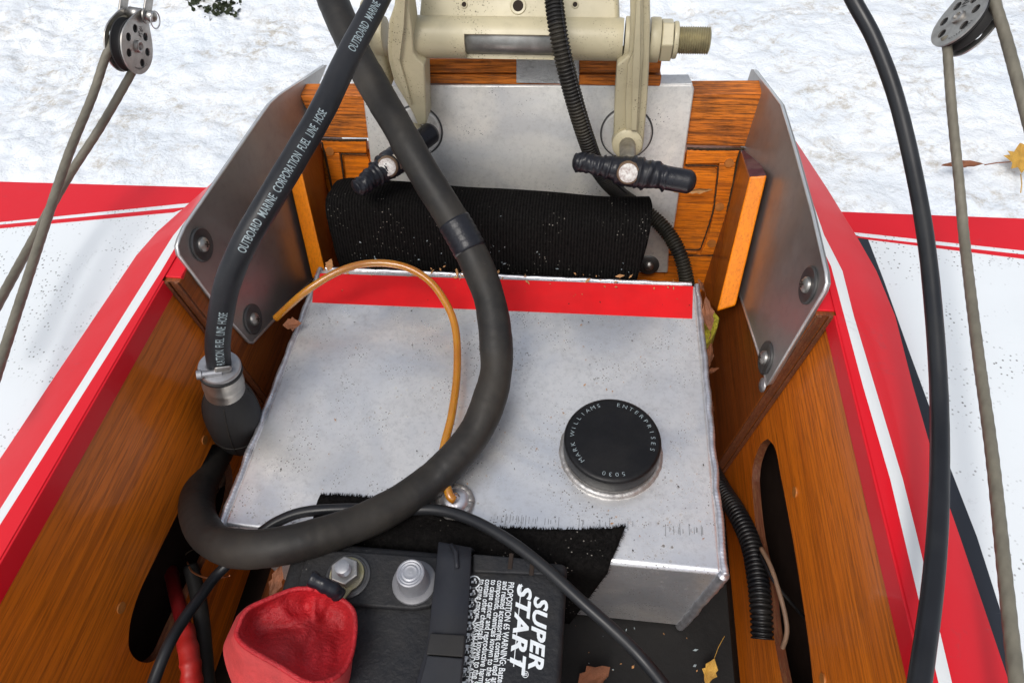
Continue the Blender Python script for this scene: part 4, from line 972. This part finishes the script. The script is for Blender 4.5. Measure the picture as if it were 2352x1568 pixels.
# clamp screws with taped T handles
def clampscrew(pad, centre, e0, e1, d0, d1, disc):
    p0 = T(*pad, .015); cc = None
    # the screw axis leaves the pad along the transom normal
    best = min((i*.001 for i in range(30, 110)), key=lambda t_: abs(proj(p0+TN*t_)[1]-centre[1]))
    c_ = p0+TN*best
    g = tube('clamp_screw', [p0, c_], lambda i, a: .0068, m_plain('worn_screw', (.34, .31, .25), .4, .6, .4, 120, .5, (.12, .09, .06)), obk, 20)
    dep = (c_-CAM).dot(FW)
    lathe('screw_boss', p0+TN*.016, TN, [(0, .0125), (.002, .0135), (.013, .0130), (.0145, .0110)], CREAM, obk, 28)
    A0 = D(*e0, dep+d0); A1 = D(*e1, dep+d1); n = 150
    pts = [A0.lerp(A1, i/n) for i in range(n+1)]
    def rf(i, a):
        u = i/n; end = min(1, math.sqrt(max(0, 1-(1-min(1, u/.06))**2))+.02)*min(1, math.sqrt(max(0, 1-(1-min(1, (1-u)/.08))**2))+.02)
        mid = math.exp(-((u-disc)/.16)**2)
        wr = 0 if u > .76 else .0011*(1 if math.sin(u*58+a*1.0+math.sin(u*23)*2) > .6 else 0)+.0013*noise.noise(Vector((u*30, math.cos(a)*1.2, math.sin(a)*1.2)))
        return (.0074+.0036*mid+.0020*min(1, max(0, (u-.35)*4))+wr)*end
    h = tube('taped_handle', pts, rf, TAPEB, obk, 24)
    ce = A0.lerp(A1, disc); fc_ = (CAM-ce).normalized(); nn = (fc_*.75+TN*.4).normalized()
    lathe('pin_end', ce+nn*.0100, nn, [(0, .0074), (.0026, .0072), (.0032, .0062)], m_plain('chipped_white_paint', (.78, .76, .72), .5, 0, .15, 700, .9, (.16, .05, .03), .5, .001), h, 28)
    lathe('pin_bezel', ce+nn*.0090, nn, [(0, .0092), (.0022, .0084), (.0024, .0074)], m_plain('brownish_rim', (.15, .09, .05), .6), h, 28)
clampscrew((1439, 306), (1443, 398), (1314, 370), (1599, 421), .004, -.004, .455)
clampscrew((960, 300), (905, 372), (815, 438), (1000, 298), -.010, .030, .40)

# ------------------------------------------------------------------ leaves and litter
LT = {}
def leaf(P, nrm, ln_, wd, ang, mat, label, curl=.3, maple=False, stalk=.4, name='dry_leaf'):
    nrm = Vector(nrm).normalized(); e1 = Vector((math.cos(ang), math.sin(ang), 0)); e1 = (e1-nrm*e1.dot(nrm)).normalized(); e2 = nrm.cross(e1)
    t = thing(name, P, label, 'leaf')
    if maple: ol = [(0, 0), (.18, .12), (.05, .36), (.30, .30), (.42, .62), (.52, .38), (.62, .50), (.66, .26), (1, .08), (1.02, 0)]
    else: ol = [(0, 0), (.15, .16), (.32, .36), (.45, .30), (.55, .42), (.7, .24), (.86, .16), (1, 0)]
    pts = [(a, b) for a, b in ol] + [(a*.98, -b*random.uniform(.8, 1.1)) for a, b in ol[-2:0:-1]]
    tris = geometry.tessellate_polygon([[Vector((a, b, 0)) for a, b in pts]])
    bm = bmesh.new(); bv_ = [bm.verts.new((a, b, 0)) for a, b in pts]
    for f in tris: bm.faces.new([bv_[i] for i in f])
    bmesh.ops.subdivide_edges(bm, edges=bm.edges, cuts=2, use_grid_fill=True); bm.verts.index_update()
    vs = [P+e1*(v.co.x-.5)*ln_+e2*v.co.y*wd+nrm*(ln_*curl*(abs(v.co.y)*.9+(v.co.x-.5)**2*.7+.16*noise.noise(v.co*6+P*9))) for v in bm.verts]
    fs = [tuple(v.index for v in f.verts) for f in bm.faces]; bm.free()
    mesh('leaf_blade', vs, fs, mat, t, smooth=True)
    if stalk:
        q0 = P-e1*ln_*.5; tube('stalk', [q0, q0-e1*ln_*stalk*.5+nrm*ln_*.05, q0-e1*ln_*stalk+nrm*ln_*.12+e2*ln_*.06], ln_*.014, mat, t, 6)
def G(x, y, dz=.02): return Z(x, y, GZ+dz)
leaf(G(2210, 381, .03), (0, -.1, 1), .10, .034, rad(186), LEAFB, 'curled reddish brown leaf on the snow behind the right rope', .22, False, .5)
leaf(G(2345, 366, .03), (0, -.3, 1), .085, .07, rad(80), LEAFY, 'yellow maple leaf on the snow at right picture edge', .2, True, .7, 'maple_leaf')
leaf(Z(1630, 1541, -.105), (0, -.3, 1), .019, .013, rad(250), LEAFY, 'small golden leaf scrap on the black mat beside right wall', .3, False, .9)
leaf(Z(1362, 1560, -.10), (0, -.3, 1), .030, .024, rad(40), LEAFB, 'brown leaf on the black mat beside the battery corner', .3, False, 0)
leaf(D(635, 1335, .42), (.2, -.6, 1), .022, .011, rad(265), LEAFB, 'orange brown leaf tip poking out under the rubber sleeve', .3, False, 0)
leaf(D(378, 1330, .53), (.5, -.5, .8), .038, .024, rad(250), m_plain('pale_brown_leaf', (.16, .10, .06), .7, 0, .5, 90), 'pale shrivelled leaf hanging in the left wall hole', .5, False, .3)
leaf(D(530, 1085, .56), (.2, -.5, 1), .03, .02, rad(70), m_plain('shrivelled_leaf', (.13, .06, .03), .7, 0, .5, 90), 'crumpled brown leaf below the primer bulb', .7, False, .6)
for x, y, d, a_, sz, lb in ((1634, 815, .575, 250, .022, 'upright brown leaf tucked between tank and right wall'), (1636, 852, .565, 20, .014, 'small light brown leaf in the gap right of the tank'), (1636, 935, .545, 265, .018, 'narrow brown leaf lower in the gap right of the tank'), (1612, 655, .61, 100, .014, 'brown leaf at the foot of the right corner knee')):
    leaf(D(x, y, d), (-.6, -.5, .8), sz, sz*.42, rad(a_), LEAFB, lb, .55, False, .3)
leaf(D(758, 608, .60), (0, -1, .6), .012, .010, rad(80), CHIP, 'tan leaf scrap at the back left corner of the tank', .3, False, 0)
leaf(T(1603, 437, .012), TN, .028, .007, rad(25), m_plain('straw_leaf', (.48, .24, .08), .6, 0, .4, 200), 'narrow straw coloured leaf stuck on the sunk panel right of the handle', .25, False, .3)
leaf(D(672, 745, .56), (0, -.5, 1), .016, .014, rad(10), LEAFB, 'brown leaf scrap left of the tank near the amber tube end', .4, False, 0)
# yellow foam
sg = thing('foam_block', D(1625, 750, .57), 'torn yellow foam block wedged between tank and right wall', 'foam')
pts = [(1606, 712), (1640, 712), (1654, 728), (1648, 752), (1636, 775), (1616, 797), (1606, 790)]
prism('foam_piece', [Z(x, y, -.02) for x, y in pts], (0, 0, -.03), SPONGE, sg, bevel=.002)
leaf(D(1626, 722, .562), (-.1, -.5, 1), .03, .014, rad(95), LEAFB, 'dark brown leaf lying on the yellow foam', .3, False, .2)
# litter as loose chips
def litter(name, label, n, fn, mats, smin, smax, up_=None):
    for m_, part in zip(mats, range(len(mats))):
        ps = []
        for _ in range(n//len(mats)):
            p, nv = fn(); s = random.uniform(smin, smax)*random.choice((.5, .7, 1)); a = random.uniform(0, 6.3); nv = Vector(nv).normalized(); X_ = nv.orthogonal().normalized(); Y2 = nv.cross(X_)
            e = X_*math.cos(a)+Y2*math.sin(a); f2 = nv.cross(e); l = s*random.uniform(1, 2.4)
            ps.append(([p-e*l*.5, p+f2*s*.4+nv*s*.15, p+e*l*.5+nv*s*.2, p-f2*s*.4], [(0, 1, 2, 3)]))
        v, f = join(ps); o = mesh(name, v, f, m_); prop(o, label[part], 'litter', None, 'stuff')
def fn_tank():
    while True:
        p = Vector((random.uniform(-.228, .092), random.uniform(.17, .40), .0008))
        if random.random() < .35+.65*(p.x > -.02): return p, (0, 0, 1)
litter('leaf_crumbs', ['dark leaf crumbs scattered on the tank top', 'pale wood crumbs scattered on the tank top'], 260, fn_tank, [GRITSHADE, CHIP], .0005, .0014)
def fn_carp():
    u = random.random(); return Vector((random.uniform(-.22, .05), .4185-.0015+.05*0, 0))*1 + Vector((0, .003+u*.022, .002+u*.040)), (0, -1, .3)
litter('leaf_crumbs', ['pale flecks of lint and wood on the carpet roll'], 90, fn_carp, [PRINTG], .0006, .0018)
def fn_ledge():
    x = random.uniform(-.21, .085) if random.random() < .5 else random.gauss(-.10, .03); return Vector((x, random.uniform(.402, .417), .002)), (random.uniform(-.4, .4), -.5, 1)
litter('leaf_crumbs', ['leaf crumbs lying along the back edge of the tank'], 70, fn_ledge, [CHIP], .001, .004)
def fn_mat(): return Vector((random.uniform(.0, .105), random.uniform(-.02, .16), -.1155)), (random.uniform(-.3, .3), random.uniform(-.3, .3), 1)
litter('leaf_crumbs', ['tan chips scattered on the black floor mat', 'pale grit scattered on the black floor mat'], 90, fn_mat, [CHIP, PRINTG], .0007, .0026)
# plant debris poking from the snow, top left
ps = []
for _ in range(130):
    a, b = random.choice(((505, 12), (530, 22), (492, 26), (520, 5), (455, 3))); x = a+random.gauss(0, 14); y = b+random.gauss(0, 6)
    p = G(x, y, .02); e = Vector((random.uniform(-1, 1), random.uniform(-1, 1), random.uniform(0, .8))).normalized(); s = random.uniform(.008, .03); f2 = e.orthogonal().normalized()*s*.3
    ps.append(([p-e*s*.5, p+f2, p+e*s*.5, p-f2], [(0, 1, 2, 3)]))
v, f = join(ps); o = mesh('plant_debris', v, f, TWIG); prop(o, 'dark green plant debris showing through the snow at top left', 'plant debris', None, 'stuff')
